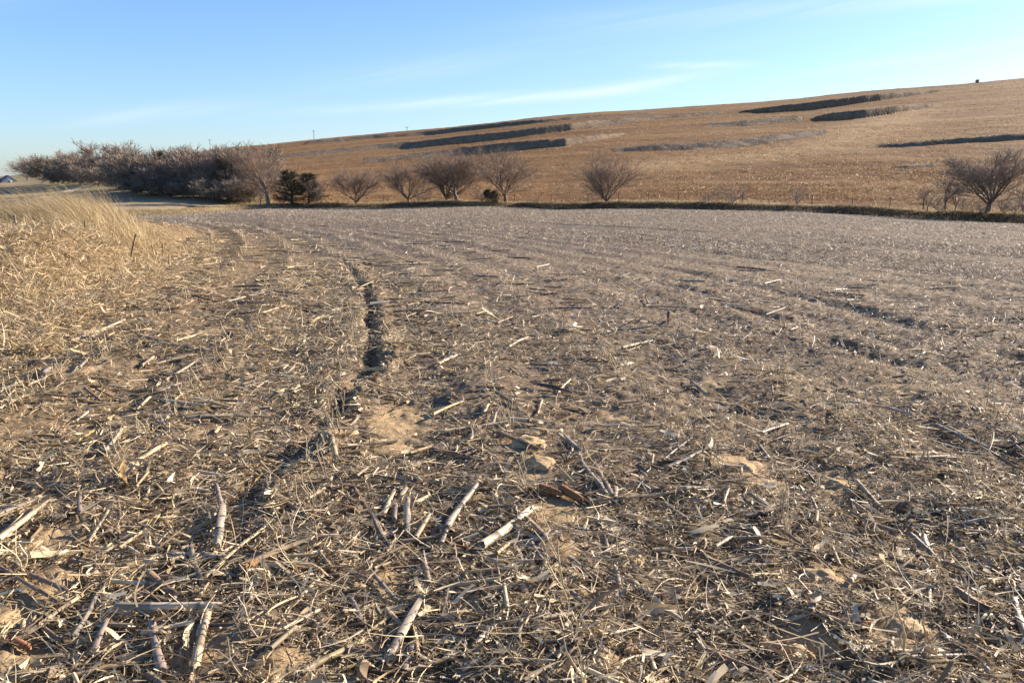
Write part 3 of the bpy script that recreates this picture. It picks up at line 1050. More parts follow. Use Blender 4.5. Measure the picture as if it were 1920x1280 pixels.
# read off the photograph: near end, far end (crop pixels), width in crop pixels, colour, split?, own words
SEG = [
    (c5, 975, 1240, 1035, 980, 42, 'pale', 0, 'thick pale corn stalk pointing at the camera beside bare soil'),
    (c5, 815, 1250, 760, 1010, 42, 'violet', 0, 'thick purplish corn stalk beside the pale upright one at the front'),
    (c5, 480, 1130, 530, 1005, 30, 'violet', 0, 'short curved purplish stalk stub left of the two thick front stalks'),
    (c5, 375, 1070, 490, 860, 28, 'grey', 1, 'grey splintered stalk leaning over the bare soil at lower left'),
    (c5, 590, 925, 1080, 940, 40, 'bleached', 1, 'long bleached splintered stalk lying level behind the two thick front stalks'),
    (c5, 1085, 620, 1115, 440, 40, 'grey', 0, 'grey upright-lying stalk with frayed top left of the near furrow end'),
    (c5, 1110, 430, 1080, 310, 24, 'violet', 0, 'dark grey stalk tip just beyond the frayed grey stalk'),
    (c5, 405, 470, 400, 365, 24, 'violet', 0, 'short purplish stub standing among straw beside a grey cob'),
    (c5, 0, 610, 230, 415, 34, 'pale', 0, 'pale thick stalk slanting in from the left edge'),
    (c5, 0, 460, 190, 385, 30, 'grey', 0, 'grey stalk lying above the thick pale one at the left edge'),
    (c5, 665, 235, 825, 135, 24, 'golden', 0, 'clean golden stalk piece with dark end below the bean rows'),
    (c5, 1030, 780, 1365, 495, 22, 'golden', 1, 'long golden splinter slanting up right beside two brown cobs'),
    (c5, 1010, 800, 955, 630, 30, 'grey', 0, 'grey stalk stub in the dark hollow left of the brown cobs'),
    (c5, 940, 700, 890, 600, 16, 'dark', 0, 'thin dark stalk beside the grey stub in the hollow'),
    (c5, 880, 860, 750, 770, 30, 'brown', 0, 'brown stalk lying behind the long bleached splintered stalk'),
    (c5, 830, 890, 700, 850, 24, 'brown', 1, 'brown half stalk close above the long bleached stalk'),
    (c5, 620, 890, 745, 795, 16, 'tan', 1, 'narrow tan splinter crossing up right above the bleached stalk'),
    (c5, 1320, 970, 1290, 850, 26, 'violet', 0, 'short purplish grey stub right of the bleached level stalk'),
    (c5, 1550, 745, 1320, 715, 30, 'tan', 0, 'tan stalk lying right of the two brown cobs'),
    (c5, 1510, 890, 1620, 780, 22, 'pale', 1, 'pale double splinter right of the purplish grey stub'),
    (c5, 1120, 940, 1320, 820, 12, 'pale', 1, 'long thin pale splinter above the thick pale front stalk'),
    (c5, 450, 595, 560, 430, 20, 'tan', 1, 'tan stalk splinter pointing away beyond the bare soil at left'),
    (c5, 350, 860, 160, 770, 34, 'brown', 1, 'dark brown flat stalk fan above the bare soil at lower left'),
    (c5, 290, 900, 0, 740, 20, 'brown', 0, 'long dark stalk crossing the bare soil at the left edge'),
    (c5, 200, 1010, 410, 870, 24, 'tan', 1, 'tan leaf-like split stalk bordering the bare soil patch at lower left'),
    (c5, 310, 1180, 200, 1190, 32, 'tan', 1, 'broad tan slab of stalk at the bottom left corner'),
    (c5, 630, 890, 740, 970, 18, 'bleached', 1, 'short bleached splinter crossing the end of the level stalk'),
    (c5, 1330, 420, 1520, 380, 18, 'tan', 1, 'flat tan sliver lying right of a husk leaf'),
    (c5, 1360, 440, 1610, 430, 10, 'golden', 1, 'thin golden straw stalk lying level right of the husk leaf'),
    (c5, 1530, 470, 1430, 410, 22, 'brown', 0, 'short brown stalk under the thin golden straw'),
    (c5, 1680, 200, 1650, 60, 26, 'tan', 0, 'tan stalk on the lip of the wheel furrow'),
    (c5, 850, 45, 810, 5, 22, 'violet', 0, 'purplish stalk stub beside the pale branching stalk'),
    (c5, 740, 270, 760, 195, 16, 'grey', 0, 'small grey stub under the clean golden stalk piece'),
    (c5, 605, 480, 590, 395, 24, 'brown', 1, 'brown folded husk stub standing beyond the bare soil'),
    (c5, 535, 165, 610, 60, 22, 'pale', 0, 'pale frayed stalk above the clean golden stalk piece'),
    (c6, 245, 1200, 400, 900, 42, 'grey', 0, 'long thick grey stalk with torn bark at the bottom middle'),
    (c6, 310, 1270, 350, 1150, 42, 'violet', 0, 'thick purplish stalk end right below the long torn grey stalk'),
    (c6, 350, 1265, 560, 1210, 28, 'tan', 0, 'tan stalk lying level at the bottom edge in the middle'),
    (c6, 510, 1215, 580, 1150, 34, 'pale', 0, 'short pale thick stalk chunk touching the tan level stalk'),
    (c6, 680, 1145, 785, 1045, 30, 'bleached', 0, 'bright bleached stalk cylinder near the bottom middle'),
    (c6, 410, 1070, 650, 1090, 14, 'bleached', 1, 'long bleached splinter lying level near the bottom middle'),
    (c6, 100, 1000, 50, 890, 30, 'violet', 0, 'purplish stalk stub left of the torn grey stalk'),
    (c6, 435, 810, 415, 690, 28, 'grey', 0, 'grey stub casting a black shadow beside the bare hollow'),
    (c6, 270, 890, 150, 745, 24, 'grey', 0, 'grey stalk lying across the bare hollow in the middle'),
    (c6, 500, 600, 535, 520, 26, 'grey', 0, 'short grey stub at the foot of the banded stalk'),
    (c6, 530, 530, 625, 380, 34, 'grey', 0, 'grey banded stalk pointing away, left of the double bean row'),
    (c6, 625, 385, 675, 325, 28, 'grey', 0, 'upper broken half of the grey banded stalk'),
    (c6, 330, 550, 335, 385, 30, 'grey', 0, 'grey stub standing third from the cluster of stubs'),
    (c6, 210, 460, 265, 345, 28, 'pale', 0, 'pale stub at the left of the stub cluster'),
    (c6, 370, 575, 440, 465, 26, 'tan', 0, 'tan leaning stub at the right of the stub cluster'),
    (c6, 265, 480, 275, 420, 26, 'grey', 0, 'shortest grey stub of the stub cluster'),
    (c6, 300, 370, 325, 330, 28, 'pale', 0, 'pale frayed stub behind the stub cluster'),
    (c6, 155, 470, 235, 610, 22, 'violet', 0, 'dark purplish stalk lying left of the stub cluster'),
    (c6, 710, 620, 945, 455, 44, 'bleached', 1, 'bleached shredded stalk across the middle bean row'),
    (c6, 1320, 365, 1200, 215, 26, 'grey', 0, 'left one of the two grey stalks in a V beyond the cobs'),
    (c6, 1350, 365, 1270, 225, 26, 'grey', 0, 'right one of the two grey stalks in a V beyond the cobs'),
    (c6, 1370, 390, 1370, 320, 20, 'grey', 0, 'small upright grey stub at the point of the V'),
    (c6, 1265, 395, 1740, 350, 20, 'tan', 0, 'long thin tan stalk lying right of the brown cobs'),
    (c6, 520, 48, 820, 5, 18, 'golden', 0, 'long clean pale-gold stalk lying level beyond the bare patch'),
    (c6, 460, 135, 700, 205, 22, 'brown', 0, 'brown stalk slanting down right under the clean pale-gold stalk'),
    (c6, 575, 155, 690, 140, 20, 'bleached', 1, 'short bleached stick beside the brown slanting stalk'),
    (c6, 980, 165, 780, 65, 22, 'brown', 0, 'dark brown stalk crossing the cracked soil mound'),
    (c6, 1190, 150, 1090, 60, 22, 'grey', 0, 'grey stalk right of the cracked soil mound'),
    (c6, 1180, 105, 1300, 95, 16, 'bleached', 1, 'bleached splinter beyond the cracked soil mound'),
    (c6, 1010, 680, 1210, 760, 28, 'grey', 0, 'weathered grey stalk right of the middle bean row'),
    (c6, 1015, 720, 940, 610, 22, 'violet', 0, 'dark purplish stalk joining the weathered grey one'),
    (c6, 990, 790, 1025, 710, 22, 'grey', 1, 'forked grey splinter right of the middle bean row'),
    (c6, 815, 770, 720, 740, 26, 'tan', 0, 'short tan chunk left of the middle bean row'),
    (c6, 1000, 595, 1085, 575, 22, 'bleached', 1, 'bleached chip right of the middle bean row'),
    (c6, 1225, 950, 1155, 880, 24, 'violet', 0, 'dark purplish stub at the lower right of the middle row'),
    (c6, 1260, 955, 1330, 935, 18, 'pale', 1, 'pale chip beside the dark purplish stub'),
    (c6, 1120, 1085, 1155, 1025, 26, 'bleached', 1, 'bleached split stub near the bottom, right of middle'),
    (c6, 1080, 1240, 1125, 1150, 24, 'tan', 1, 'tan split stub below the bleached split stub'),
    (c6, 1385, 830, 1370, 745, 28, 'grey', 0, 'grey paired stub right of the weathered grey stalk'),
    (c6, 1440, 840, 1555, 805, 16, 'pale', 1, 'pale stick right of the grey paired stub'),
    (c6, 1160, 800, 1280, 810, 18, 'tan', 0, 'tan stick lying level left of the grey paired stub'),
    (c6, 1340, 1115, 1480, 1050, 24, 'pale', 1, 'pale torn stalk slice near the bottom right of middle'),
    (c6, 1570, 1270, 1545, 1195, 28, 'pale', 0, 'pale stub standing at the bottom edge right of the middle'),
    (c6, 770, 945, 700, 880, 20, 'brown', 0, 'brown stub under the straw left of the bean row'),
    (c6, 1340, 660, 1315, 570, 24, 'grey', 0, 'grey stub with crumbs around right of the bean row'),
    (c6, 1330, 675, 1180, 655, 14, 'tan', 1, 'tan sliver under the grey stub with crumbs'),
    (c6, 610, 1270, 680, 1245, 34, 'grey', 1, 'grey rounded slab of stalk at the bottom edge'),
    (c6, 1560, 690, 1640, 695, 14, 'bleached', 1, 'small bleached chip far from the bean row to the right'),
    (c6, 1440, 740, 1530, 790, 18, 'brown', 0, 'brown stalk among husk shreds right of the paired stub'),
    (c6, 130, 430, 60, 320, 20, 'brown', 0, 'brown stalk above the dark stalk left of the cluster'),
    (c7, 170, 615, 230, 575, 22, 'bleached', 0, 'bleached short cylinder in brown litter, lower right part'),
    (c7, 820, 445, 1060, 555, 22, 'brown', 0, 'long brown stalk slanting down right in the right field'),
    (c7, 1140, 560, 1250, 665, 26, 'grey', 0, 'grey stalk with a pale node continuing the brown one'),
    (c7, 1215, 615, 1205, 575, 28, 'bleached', 0, 'bleached stub resting on the grey noded stalk'),
    (c7, 1300, 700, 1480, 780, 18, 'grey', 0, 'thin grey stalk below the noded one'),
    (c7, 500, 550, 690, 700, 20, 'brown', 0, 'brown stalk running beside the first right-hand soil patch'),
    (c7, 100, 670, 330, 775, 30, 'brown', 0, 'thick brown stalk slanting down right, half sunk in litter'),
    (c7, 835, 815, 855, 770, 26, 'bleached', 0, 'small bleached chip on the right-hand soil patch'),
    (c7, 630, 980, 670, 920, 36, 'bleached', 1, 'bright broken husk stub below the right-hand soil patch'),
    (c7, 505, 1005, 600, 990, 20, 'pale', 1, 'pale stick left of the bright broken husk stub'),
    (c7, 660, 985, 820, 1030, 26, 'bleached', 1, 'torn bleached husk strip beside the bright stub'),
    (c7, 580, 910, 790, 900, 10, 'pale', 1, 'thin pale straw stalk above the bright husk stub'),
    (c7, 120, 1150, 400, 1260, 32, 'brown', 0, 'thick brown stalk slanting to the bottom edge, right part'),
    (c7, 1015, 1200, 1265, 1160, 24, 'bleached', 1, 'upper white slat of the three at the bottom right'),
    (c7, 1075, 1225, 1420, 1178, 18, 'bleached', 1, 'lower white slat of the three at the bottom right'),
    (c7, 1020, 1185, 1110, 1192, 18, 'bleached', 1, 'shortest white slat of the three at the bottom right'),
    (c7, 1370, 860, 1570, 1005, 42, 'brown', 0, 'thick brown rotten stalk slanting at the right edge'),
    (c7, 1705, 1050, 1650, 895, 36, 'grey', 0, 'thick greenish grey stalk end at the right edge'),
    (c7, 1510, 1005, 1550, 995, 50, 'golden', 1, 'curled golden husk chip on the rotten brown stalk'),
    (c7, 1160, 185, 1380, 170, 16, 'bleached', 0, 'white stalk lying level in the right field'),
    (c7, 700, 182, 870, 205, 14, 'pale', 0, 'pale thin stalk left of the white level one'),
    (c7, 1380, 150, 1530, 155, 12, 'pale', 0, 'pale thin stalk right of the white level one'),
    (c7, 1420, 505, 1560, 500, 22, 'bleached', 1, 'white splinter bundle at the right, left piece'),
    (c7, 1570, 505, 1640, 498, 20, 'bleached', 1, 'white splinter bundle at the right, right piece'),
    (c7, 1320, 15, 1520, 120, 18, 'grey', 0, 'long grey stalk along the right-hand furrow line'),
    (c7, 1530, 140, 1660, 215, 20, 'dark', 0, 'dark stalk continuing the right-hand furrow line'),
    (c7, 1140, 200, 1350, 285, 16, 'brown', 0, 'brown stalk along a row in the right field'),
    (c7, 425, 175, 385, 115, 20, 'grey', 0, 'grey stub beyond the right-hand soil patches'),
    (c7, 655, 290, 620, 240, 16, 'dark', 0, 'dark stub by a tuft in the right field'),
    (c7, 675, 450, 640, 370, 16, 'pale', 0, 'upper pale stub beside the long brown stalk'),
    (c7, 1290, 510, 1480, 545, 14, 'grey', 0, 'grey thin stalk beneath the white splinter bundle'),
    (c7, 1230, 960, 1228, 830, 8, 'pale', 0, 'single thin upright pale stem at the right'),
    (c7, 870, 960, 930, 945, 22, 'violet', 1, 'dark flat husk in the hollow below the bright stub'),
    (c7, 1150, 870, 1200, 855, 20, 'pale', 1, 'pale folded husk right of the right-hand soil patch'),
    (c7, 340, 375, 420, 425, 22, 'grey', 0, 'grey stub by the cracked clods in the right field'),
    (c7, 20, 345, 60, 340, 30, 'tan', 0, 'short tan chunk left of the cracked clods'),
    (c7, 1330, 385, 1360, 360, 16, 'pale', 0, 'tiny pale cylinder in the right field'),
    (c7, 1690, 130, 1640, 95, 14, 'grey', 0, 'grey stub near the right edge beyond the furrow line'),
    (c7, 1480, 1210, 1330, 1100, 16, 'grey', 0, 'grey stalk above the white slats'),
    (c8, 435, 620, 590, 685, 18, 'golden', 0, 'golden stalk on the right lip of the wheel furrow'),
    (c8, 385, 775, 500, 800, 20, 'golden', 0, 'golden stalk nearer on the right lip of the wheel furrow'),
    (c8, 760, 1025, 930, 960, 18, 'golden', 0, 'golden stalk right of the big bare soil patch'),
    (c8, 820, 1135, 1165, 1085, 20, 'bleached', 0, 'long whitish stalk in front of the big bare soil patch'),
    (c8, 790, 745, 890, 705, 16, 'pale', 0, 'pale stalk beside the standing stem tuft past the furrow'),
    (c8, 635, 708, 735, 690, 14, 'pale', 0, 'pale stick between the furrow and the stem tuft'),
    (c8, 1185, 645, 1285, 590, 18, 'pale', 0, 'pale leaning stalk in the middle distance'),
    (c8, 1305, 740, 1480, 750, 18, 'bleached', 0, 'bleached level stalk under a dark clod'),
    (c8, 1030, 497, 1150, 500, 14, 'pale', 0, 'pale level stalk beyond the leaning one'),
    (c8, 1730, 555, 1830, 547, 14, 'pale', 0, 'pale stick out in the bean stubble'),
    (c8, 1320, 850, 1560, 905, 20, 'dark', 0, 'dark stalk slanting in the middle field'),
    (c8, 1375, 925, 1480, 935, 18, 'pale', 0, 'pale stalk below the dark slanting one'),
    (c8, 1110, 915, 1210, 990, 20, 'brown', 0, 'brown stalk slanting between the golden and dark stalks'),
    (c8, 1370, 945, 1345, 1020, 14, 'tan', 0, 'tan stub under the dark slanting stalk'),
    (c8, 405, 372, 600, 372, 14, 'tan', 0, 'tan level stalk across the far end of the furrow'),
    (c8, 450, 398, 560, 390, 12, 'bleached', 0, 'bleached stick just in front of the tan level stalk'),
    (c8, 300, 328, 385, 305, 12, 'bleached', 0, 'bleached stick at the far end of the furrow'),
    (c8, 20, 430, 105, 440, 16, 'brown', 0, 'reddish brown stub left of the furrow'),
    (c8, 0, 605, 105, 590, 16, 'bleached', 0, 'bleached stalk left of the furrow'),
    (c8, 140, 695, 350, 645, 12, 'bleached', 0, 'thin bleached stalk ending at the furrow'),
    (c8, 75, 495, 140, 460, 16, 'golden', 0, 'golden stub left of the furrow'),
    (c8, 1660, 970, 1700, 975, 34, 'grey', 0, 'grey round stump chunk in the middle field'),
    (c8, 820, 895, 900, 950, 26, 'brown', 0, 'reddish brown curved chunk beside the golden stalk'),
    (c8, 1460, 1150, 1580, 1230, 22, 'grey', 0, 'grey stalk at the corner of the middle field'),
    (c9, 540, 170, 935, 30, 20, 'pale', 0, 'long pale stalk in front of the golden grass bank'),
    (c9, 620, 170, 780, 100, 16, 'bleached', 0, 'bleached stalk alongside the long pale one by the grass bank'),
    (c9, 1235, 480, 1480, 350, 22, 'pale', 0, 'pale slanting stalk left of the bean rows'),
    (c9, 1235, 640, 1540, 690, 26, 'bleached', 0, 'bleached thick stalk left of the wheel furrow'),
    (c9, 1400, 760, 1830, 740, 24, 'bleached', 0, 'long curved bleached stalk running up to the furrow'),
    (c9, 1190, 575, 1340, 520, 26, 'violet', 0, 'dark grey stalk just above the bleached thick one'),
    (c9, 1270, 870, 1150, 755, 26, 'grey', 0, 'reddish grey stalk below the long curved one'),
    (c9, 1180, 345, 1470, 300, 22, 'pale', 0, 'pale stalk above the slanting one'),
    (c9, 1600, 280, 1430, 230, 26, 'violet', 0, 'dark grey stalk above the pale pair, left of the furrow'),
    (c9, 1050, 160, 1200, 190, 24, 'brown', 0, 'dark brown stalk behind the litter left of the furrow'),
    (c9, 605, 420, 670, 325, 22, 'grey', 0, 'grey stub in the litter below the long pale stalk'),
    (c9, 400, 330, 800, 290, 18, 'grey', 0, 'long grey stalk lying level in the left litter'),
    (c9, 240, 540, 390, 485, 34, 'pale', 1, 'pale husk slab in the left litter'),
    (c9, 0, 700, 180, 620, 24, 'pale', 0, 'pale stalk lying over a dark hollow at the left edge'),
    (c9, 0, 550, 160, 510, 24, 'grey', 0, 'grey stalk at the left edge'),
    (c9, 0, 345, 80, 320, 30, 'pale', 1, 'pale flat slab at the left edge'),
    (c9, 100, 575, 380, 570, 18, 'golden', 1, 'golden flat leaf stalk at the left'),
    (c9, 330, 470, 375, 420, 36, 'violet', 0, 'dark purplish chunk in the left litter'),
    (c9, 1000, 1140, 1240, 1000, 34, 'golden', 0, 'thick clean golden stalk left of the furrow end'),
    (c9, 800, 1050, 860, 970, 30, 'pale', 0, 'pale split-topped stub left of the thick golden stalk'),
    (c9, 1100, 1220, 1140, 1090, 24, 'grey', 0, 'grey stub right under the thick golden stalk'),
    (c9, 750, 625, 640, 560, 24, 'brown', 0, 'brown stalk between standing stems on the left'),
    (c9, 1060, 660, 1120, 600, 20, 'pale', 0, 'pale stub between standing stems on the left'),
    (c9, 1070, 360, 1150, 295, 26, 'pale', 0, 'pale chunk in the left litter'),
    (c9, 1670, 390, 1800, 475, 16, 'tan', 0, 'tan stalk near the furrow, upper left'),
    (c9, 1850, 70, 1920, 80, 20, 'golden', 1, 'golden chip left of the furrow'),
    (c9, 1700, 105, 1760, 140, 26, 'violet', 0, 'dark chunk left of the furrow far part'),
    (c4, 400, 905, 700, 800, 14, 'pale', 0, 'pale stalk at the foot of the grass bank'),
    (c4, 950, 615, 1150, 630, 14, 'golden', 0, 'golden stalk beyond the litter by the bank'),
    (c4, 1010, 725, 1230, 625, 12, 'brown', 0, 'brown stalk with a pale top beyond the litter'),
    (c4, 970, 385, 1070, 370, 12, 'pale', 0, 'pale stalk right of the bank end'),
    (c4, 1140, 390, 1060, 360, 8, 'grey', 0, 'thin grey stalk right of the bank end'),
    (c10, 310, 218, 470, 236, 12, 'dark', 0, 'dark stalk along a far row on the right'),
    (c10, 600, 625, 650, 600, 10, 'tan', 0, 'tan chip by the dark row line on the right'),
    (c10, 1090, 1030, 1310, 1100, 18, 'grey', 0, 'grey stalk below a tuft of pale husk on the right'),
    (c10, 340, 790, 480, 782, 14, 'bleached', 0, 'bleached stalk in the right middle field'),
    (c10, 240, 980, 330, 988, 14, 'pale', 0, 'pale stick in the right middle field'),
    (c10, 530, 1000, 590, 1010, 24, 'golden', 0, 'short golden cylinder in the right middle field'),
    (c10, 430, 455, 510, 450, 10, 'bleached', 0, 'bleached stick far out on the right'),
    (c10, 640, 568, 700, 566, 10, 'bleached', 0, 'bleached chip far out on the right'),
    (c10, 1040, 352, 1100, 352, 10, 'bleached', 0, 'bleached chip further out on the right'),
    (c10, 50, 910, 130, 970, 22, 'grey', 0, 'grey stalk beyond the cracked clods'),
    (c10, 1420, 1150, 1650, 1250, 24, 'grey', 0, 'long grey stalk where the right furrow line begins'),
]
SCL = {c5: 2.667, c6: 2.667, c7: 2.667, c8: 3, c4: 3, c9: 4, c10: 3}
nst = 0


def add_stalk(p0, p1, R, cname, split, label, seed, group=None, own=True):
    global nst
    L = float(np.linalg.norm(np.array(p1) - np.array(p0)))
    cj = np.array(STC[cname]) * np.random.default_rng(seed).uniform(.88, 1.1)
    A = stalk_mesh(L, R, cj, seed, split)
    o = link('corn_stalk', A.mesh('corn_stalk', M_STALK, True))
    place_seg(o, p0, p1, random.Random(seed).uniform(-.4, .4))
    tag(o, label, 'corn stalk', group or 'broken corn stalks lying on the field')
    if own and L > .12 and not split and seed % 3 == 0 and p0[1] < 6:
        S_ = sheath_acc(L, R, cj, seed)
        link('leaf_sheath', S_.mesh('leaf_sheath', M_STALK, True), o)
    nst += 1
    return o


for k, (cf, xa, ya, xb, yb, w, cn, sp, lab) in enumerate(SEG):
    a = cf(xa, ya); b = cf(xb, yb)
    x0, y0 = px2g(*a); x1, y1 = px2g(*b)
    dist = math.hypot(.5 * (y0 + y1), CAM_H)
    R = max(0.003, w / SCL[cf] / FPX * dist * 0.5)
    R = min(R, 0.02)
    if y0 > 8: R *= .9
    if math.hypot(x1 - x0, y1 - y0) > .75:
        f = .75 / math.hypot(x1 - x0, y1 - y0); x1 = x0 + (x1 - x0) * f; y1 = y0 + (y1 - y0) * f
    z0 = float(max(ground(x0, y0), 0 if y0 < 5 else -9)) + R * .9 + .008
    z1 = float(max(ground(x1, y1), 0 if y0 < 5 else -9)) + R * .9 + .008
    mx_ = float(ground((x0 + x1) / 2, (y0 + y1) / 2)) + R * .8
    dz = max(0, mx_ - (z0 + z1) / 2)
    add_stalk((x0, y0, z0 + dz), (x1, y1, z1 + dz), R, cn, sp, lab, 100 + k)

# further countable pieces, so that the 300 largest are their own objects
n_more = 300 - nst
cands = []
while len(cands) < n_more:
    x, y = sample_field(1, 1.6, 9.0, 1.0, 0.62)
    x = float(x[0]); y = float(y[0])
    rr = rho(x, y)
    p = 1.0 if rr < 0.3 else (0.6 if rr < 1.5 else 0.3)
    if rng.random() > p or float(bare(np.array([x]), np.array([y]))[0]) > .3:
        continue
    if x < bankx(y) and y > 5.2:
        continue
    cands.append((x, y))
cands.sort(key=lambda c: c[1])
cn_list = ['grey', 'tan', 'brown', 'pale', 'violet', 'dark', 'bleached', 'golden']
for k, (x, y) in enumerate(cands):
    rr = rho(x, y)
    left = rr < 0
    cn = cn_list[rng.choice(8, p=[.2, .2, .16, .16, .08, .05, .07, .08] if left else [.24, .15, .2, .12, .1, .1, .07, .02])]
    L = rng.uniform(.06, .28) if y < 5 else rng.uniform(.12, .4)
    az = rng.uniform(0, pi) if rng.random() < .5 else rng.normal(0.15, .35)
    R = rng.uniform(.0045, .011)
    sp = int(rng.random() < .35)
    x1 = x + cos(az) * L; y1 = y + sin(az) * L
    z0 = float(ground(x, y)) + R + .004; z1 = float(ground(x1, y1)) + R + .004
    dz = max(0, float(ground((x + x1) / 2, (y + y1) / 2)) + R * .6 - (z0 + z1) / 2)
    px, py = px_of(x, y, z0)
    r_, c_ = zone_phrase(px, py)
    sz = 'short' if L < .14 else ('long' if L > .22 else 'medium')
    lab = '%s %s %sstalk %s, %s' % (sz, STN[cn], 'split ' if sp else '', r_, c_)
    add_stalk((x, y, z0 + dz), (x1, y1, z1 + dz), R, cn, sp, lab, 900 + k, own=False)
# the countless rest
A = Acc()
x, y = sample_field(1500, 6, 32, 1.35, 0.66)
xn_, yn_ = sample_field(1500, 1.3, 6.5, 0.9, 0.66)
kb = bare(xn_, yn_) < .3
x = np.concatenate([x, xn_[kb]]); y = np.concatenate([y, yn_[kb]]); n = len(x)
k = rho(x, y) < -0.2 + rng.exponential(1.6, n)
x = x[k]; y = y[k]; n = len(x)
az = np.where(rng.random(n) < .5, rng.uniform(0, 2 * pi, n), rng.normal(0.1, .3, n))
L = np.where(y < 6.5, rng.uniform(.03, .14, n), rng.uniform(.12, .45, n)); R = np.where(y < 6.5, rng.uniform(.0028, .0065, n), rng.uniform(.005, .011, n))
polys = []
for i in range(n):
    u = np.linspace(-.5, .5, 4)
    xx = x[i] + np.cos(az[i]) * L[i] * u; yy_ = y[i] + np.sin(az[i]) * L[i] * u
    z_ = ground(xx, yy_)
    z_ = np.interp(u, [-.5, .5], [z_[0], z_[-1]]) + R[i] + .01 + max(0, (z_[1:3] - (z_[0] + z_[-1]) / 2).max())
    polys.append((np.stack([xx, yy_, z_], 1), np.full(4, R[i])))
V, F = tubes(polys, 6)
A.add(V, F, np.repeat(zonecol(x, y, n) * .82, 24, 0))
tag(link('stalk_litter', A.mesh('stalk_litter', M_STRAW, True)), 'remaining small broken corn stalks lying across the farther part of the field', 'stalk litter', kind='stuff')


# ------------------------------------------------------------------ corn cobs
def cob_mesh(L, R, colr, seed):
    rg = np.random.default_rng(seed)
    rows = 14; K = int(L / .0042); sides = rows * 3
    u = np.linspace(0, 1, K)
    th = np.arange(sides) / sides * 2 * pi
    prof = R * (1 - .28 * u ** 2) * np.minimum(1, (1 - u) * 9 + .35) * np.minimum(1, u * 12 + .6)
    V = np.zeros((K, sides, 3)); C = np.ones((K, sides, 3)) * np.array(colr)
    cell = (np.sin(th * rows)[None] > -.2) * ((np.arange(K)[:, None] % 2) == 0)
    bump = 1 + .10 * np.where(cell, 1, -1) + rg.normal(0, .02, (K, sides))
    V[..., 0] = (u * L)[:, None]
    V[..., 1] = prof[:, None] * bump * np.cos(th)[None]
    V[..., 2] = prof[:, None] * bump * np.sin(th)[None]
    C *= np.where(cell, 1.2, .45)[..., None]
    i = np.arange(K - 1)[:, None]; q = np.arange(sides)[None]
    F = np.stack([i * sides + q, (i + 1) * sides + q, (i + 1) * sides + (q + 1) % sides, i * sides + (q + 1) % sides], -1).reshape(-1, 4)
    A = Acc(); A.add(V.reshape(-1, 3), F, C.reshape(-1, 3))
    for e, fl in ((0, 1), (K - 1, 0)):
        vv = np.concatenate([V[e] * 1.0, V[e].mean(0)[None]])
        vv[:-1] = V[e].mean(0) + (V[e] - V[e].mean(0)) * .98
        j = np.arange(sides)
        f = np.stack([j, (j + 1) % sides, np.full(sides, sides)], 1)
        A.add(vv, f if fl else f[:, ::-1], (.5, .37, .22))
    return A.mesh('corn_cob', M_COB)


COBS = [
    (c6, 985, 340, 1105, 368, 42, (.30, .15, .08), 'left brown cob of the two lying end to end beyond the V of stalks'),
    (c6, 1090, 345, 1210, 385, 42, (.32, .16, .08), 'right brown cob of the two touching the long thin tan stalk'),
    (c5, 1210, 755, 1305, 705, 44, (.42, .24, .10), 'orange-brown cob lying under the grey-brown one'),
    (c5, 1280, 675, 1385, 690, 40, (.33, .22, .13), 'grey-brown cob just beyond the orange-brown one'),
    (c5, 1170, 560, 1265, 565, 34, (.20, .13, .09), 'dark cob in shade right of the frayed grey stalk'),
    (c5, 250, 500, 330, 485, 34, (.28, .22, .17), 'grey cob lying above bare soil on the left'),
    (c5, 510, 520, 600, 535, 34, (.38, .26, .15), 'tan cob half buried left of the long golden splinter'),
    (c5, 955, 610, 1020, 625, 30, (.36, .22, .13), 'small reddish cob in the hollow near the grey stub'),
    (c5, 60, 1090, 160, 1105, 36, (.30, .14, .08), 'reddish cob on the bare soil near the bottom left corner'),
    (c6, 0, 430, 65, 430, 38, (.30, .15, .08), 'reddish cob left of the stub cluster'),
    (c6, 1440, 1180, 1435, 1110, 34, (.27, .15, .09), 'brown cob near the bottom, right of the pale torn slice'),
    (c6, 555, 605, 640, 615, 22, (.28, .16, .09), 'small brown cob under straw by the banded stalk'),
    (c7, 860, 1035, 905, 1030, 34, (.34, .17, .10), 'reddish cob stub below the bright husk stub'),
    (c6, 640, 110, 560, 105, 30, (.45, .31, .16), 'tan cob with a pale husk end beyond the brown slanting stalk'),
    (c4, 40, 870, 80, 872, 16, (.38, .24, .12), 'small tan cob at the foot of the grass bank'),
]
for k, (cf, xa, ya, xb, yb, w, cc, lab) in enumerate(COBS):
    x0, y0 = px2g(*cf(xa, ya)); x1, y1 = px2g(*cf(xb, yb))
    R = min(.016, w / SCL[cf] / FPX * math.hypot(y0, CAM_H) * .5)
    L = max(.05, min(.15, math.hypot(x1 - x0, y1 - y0)))
    me = cob_mesh(L, R, cc, 50 + k)
    o = link('corn_cob', me)
    d = norm(np.array([x1 - x0, y1 - y0]))
    x1, y1 = x0 + d[0] * L, y0 + d[1] * L
    place_seg(o, (x0, y0, float(ground(x0, y0)) + R * .9 + .006), (x1, y1, float(ground(x1, y1)) + R * .8 + .006))
    tag(o, lab, 'corn cob', 'shelled corn cobs lying in the residue')

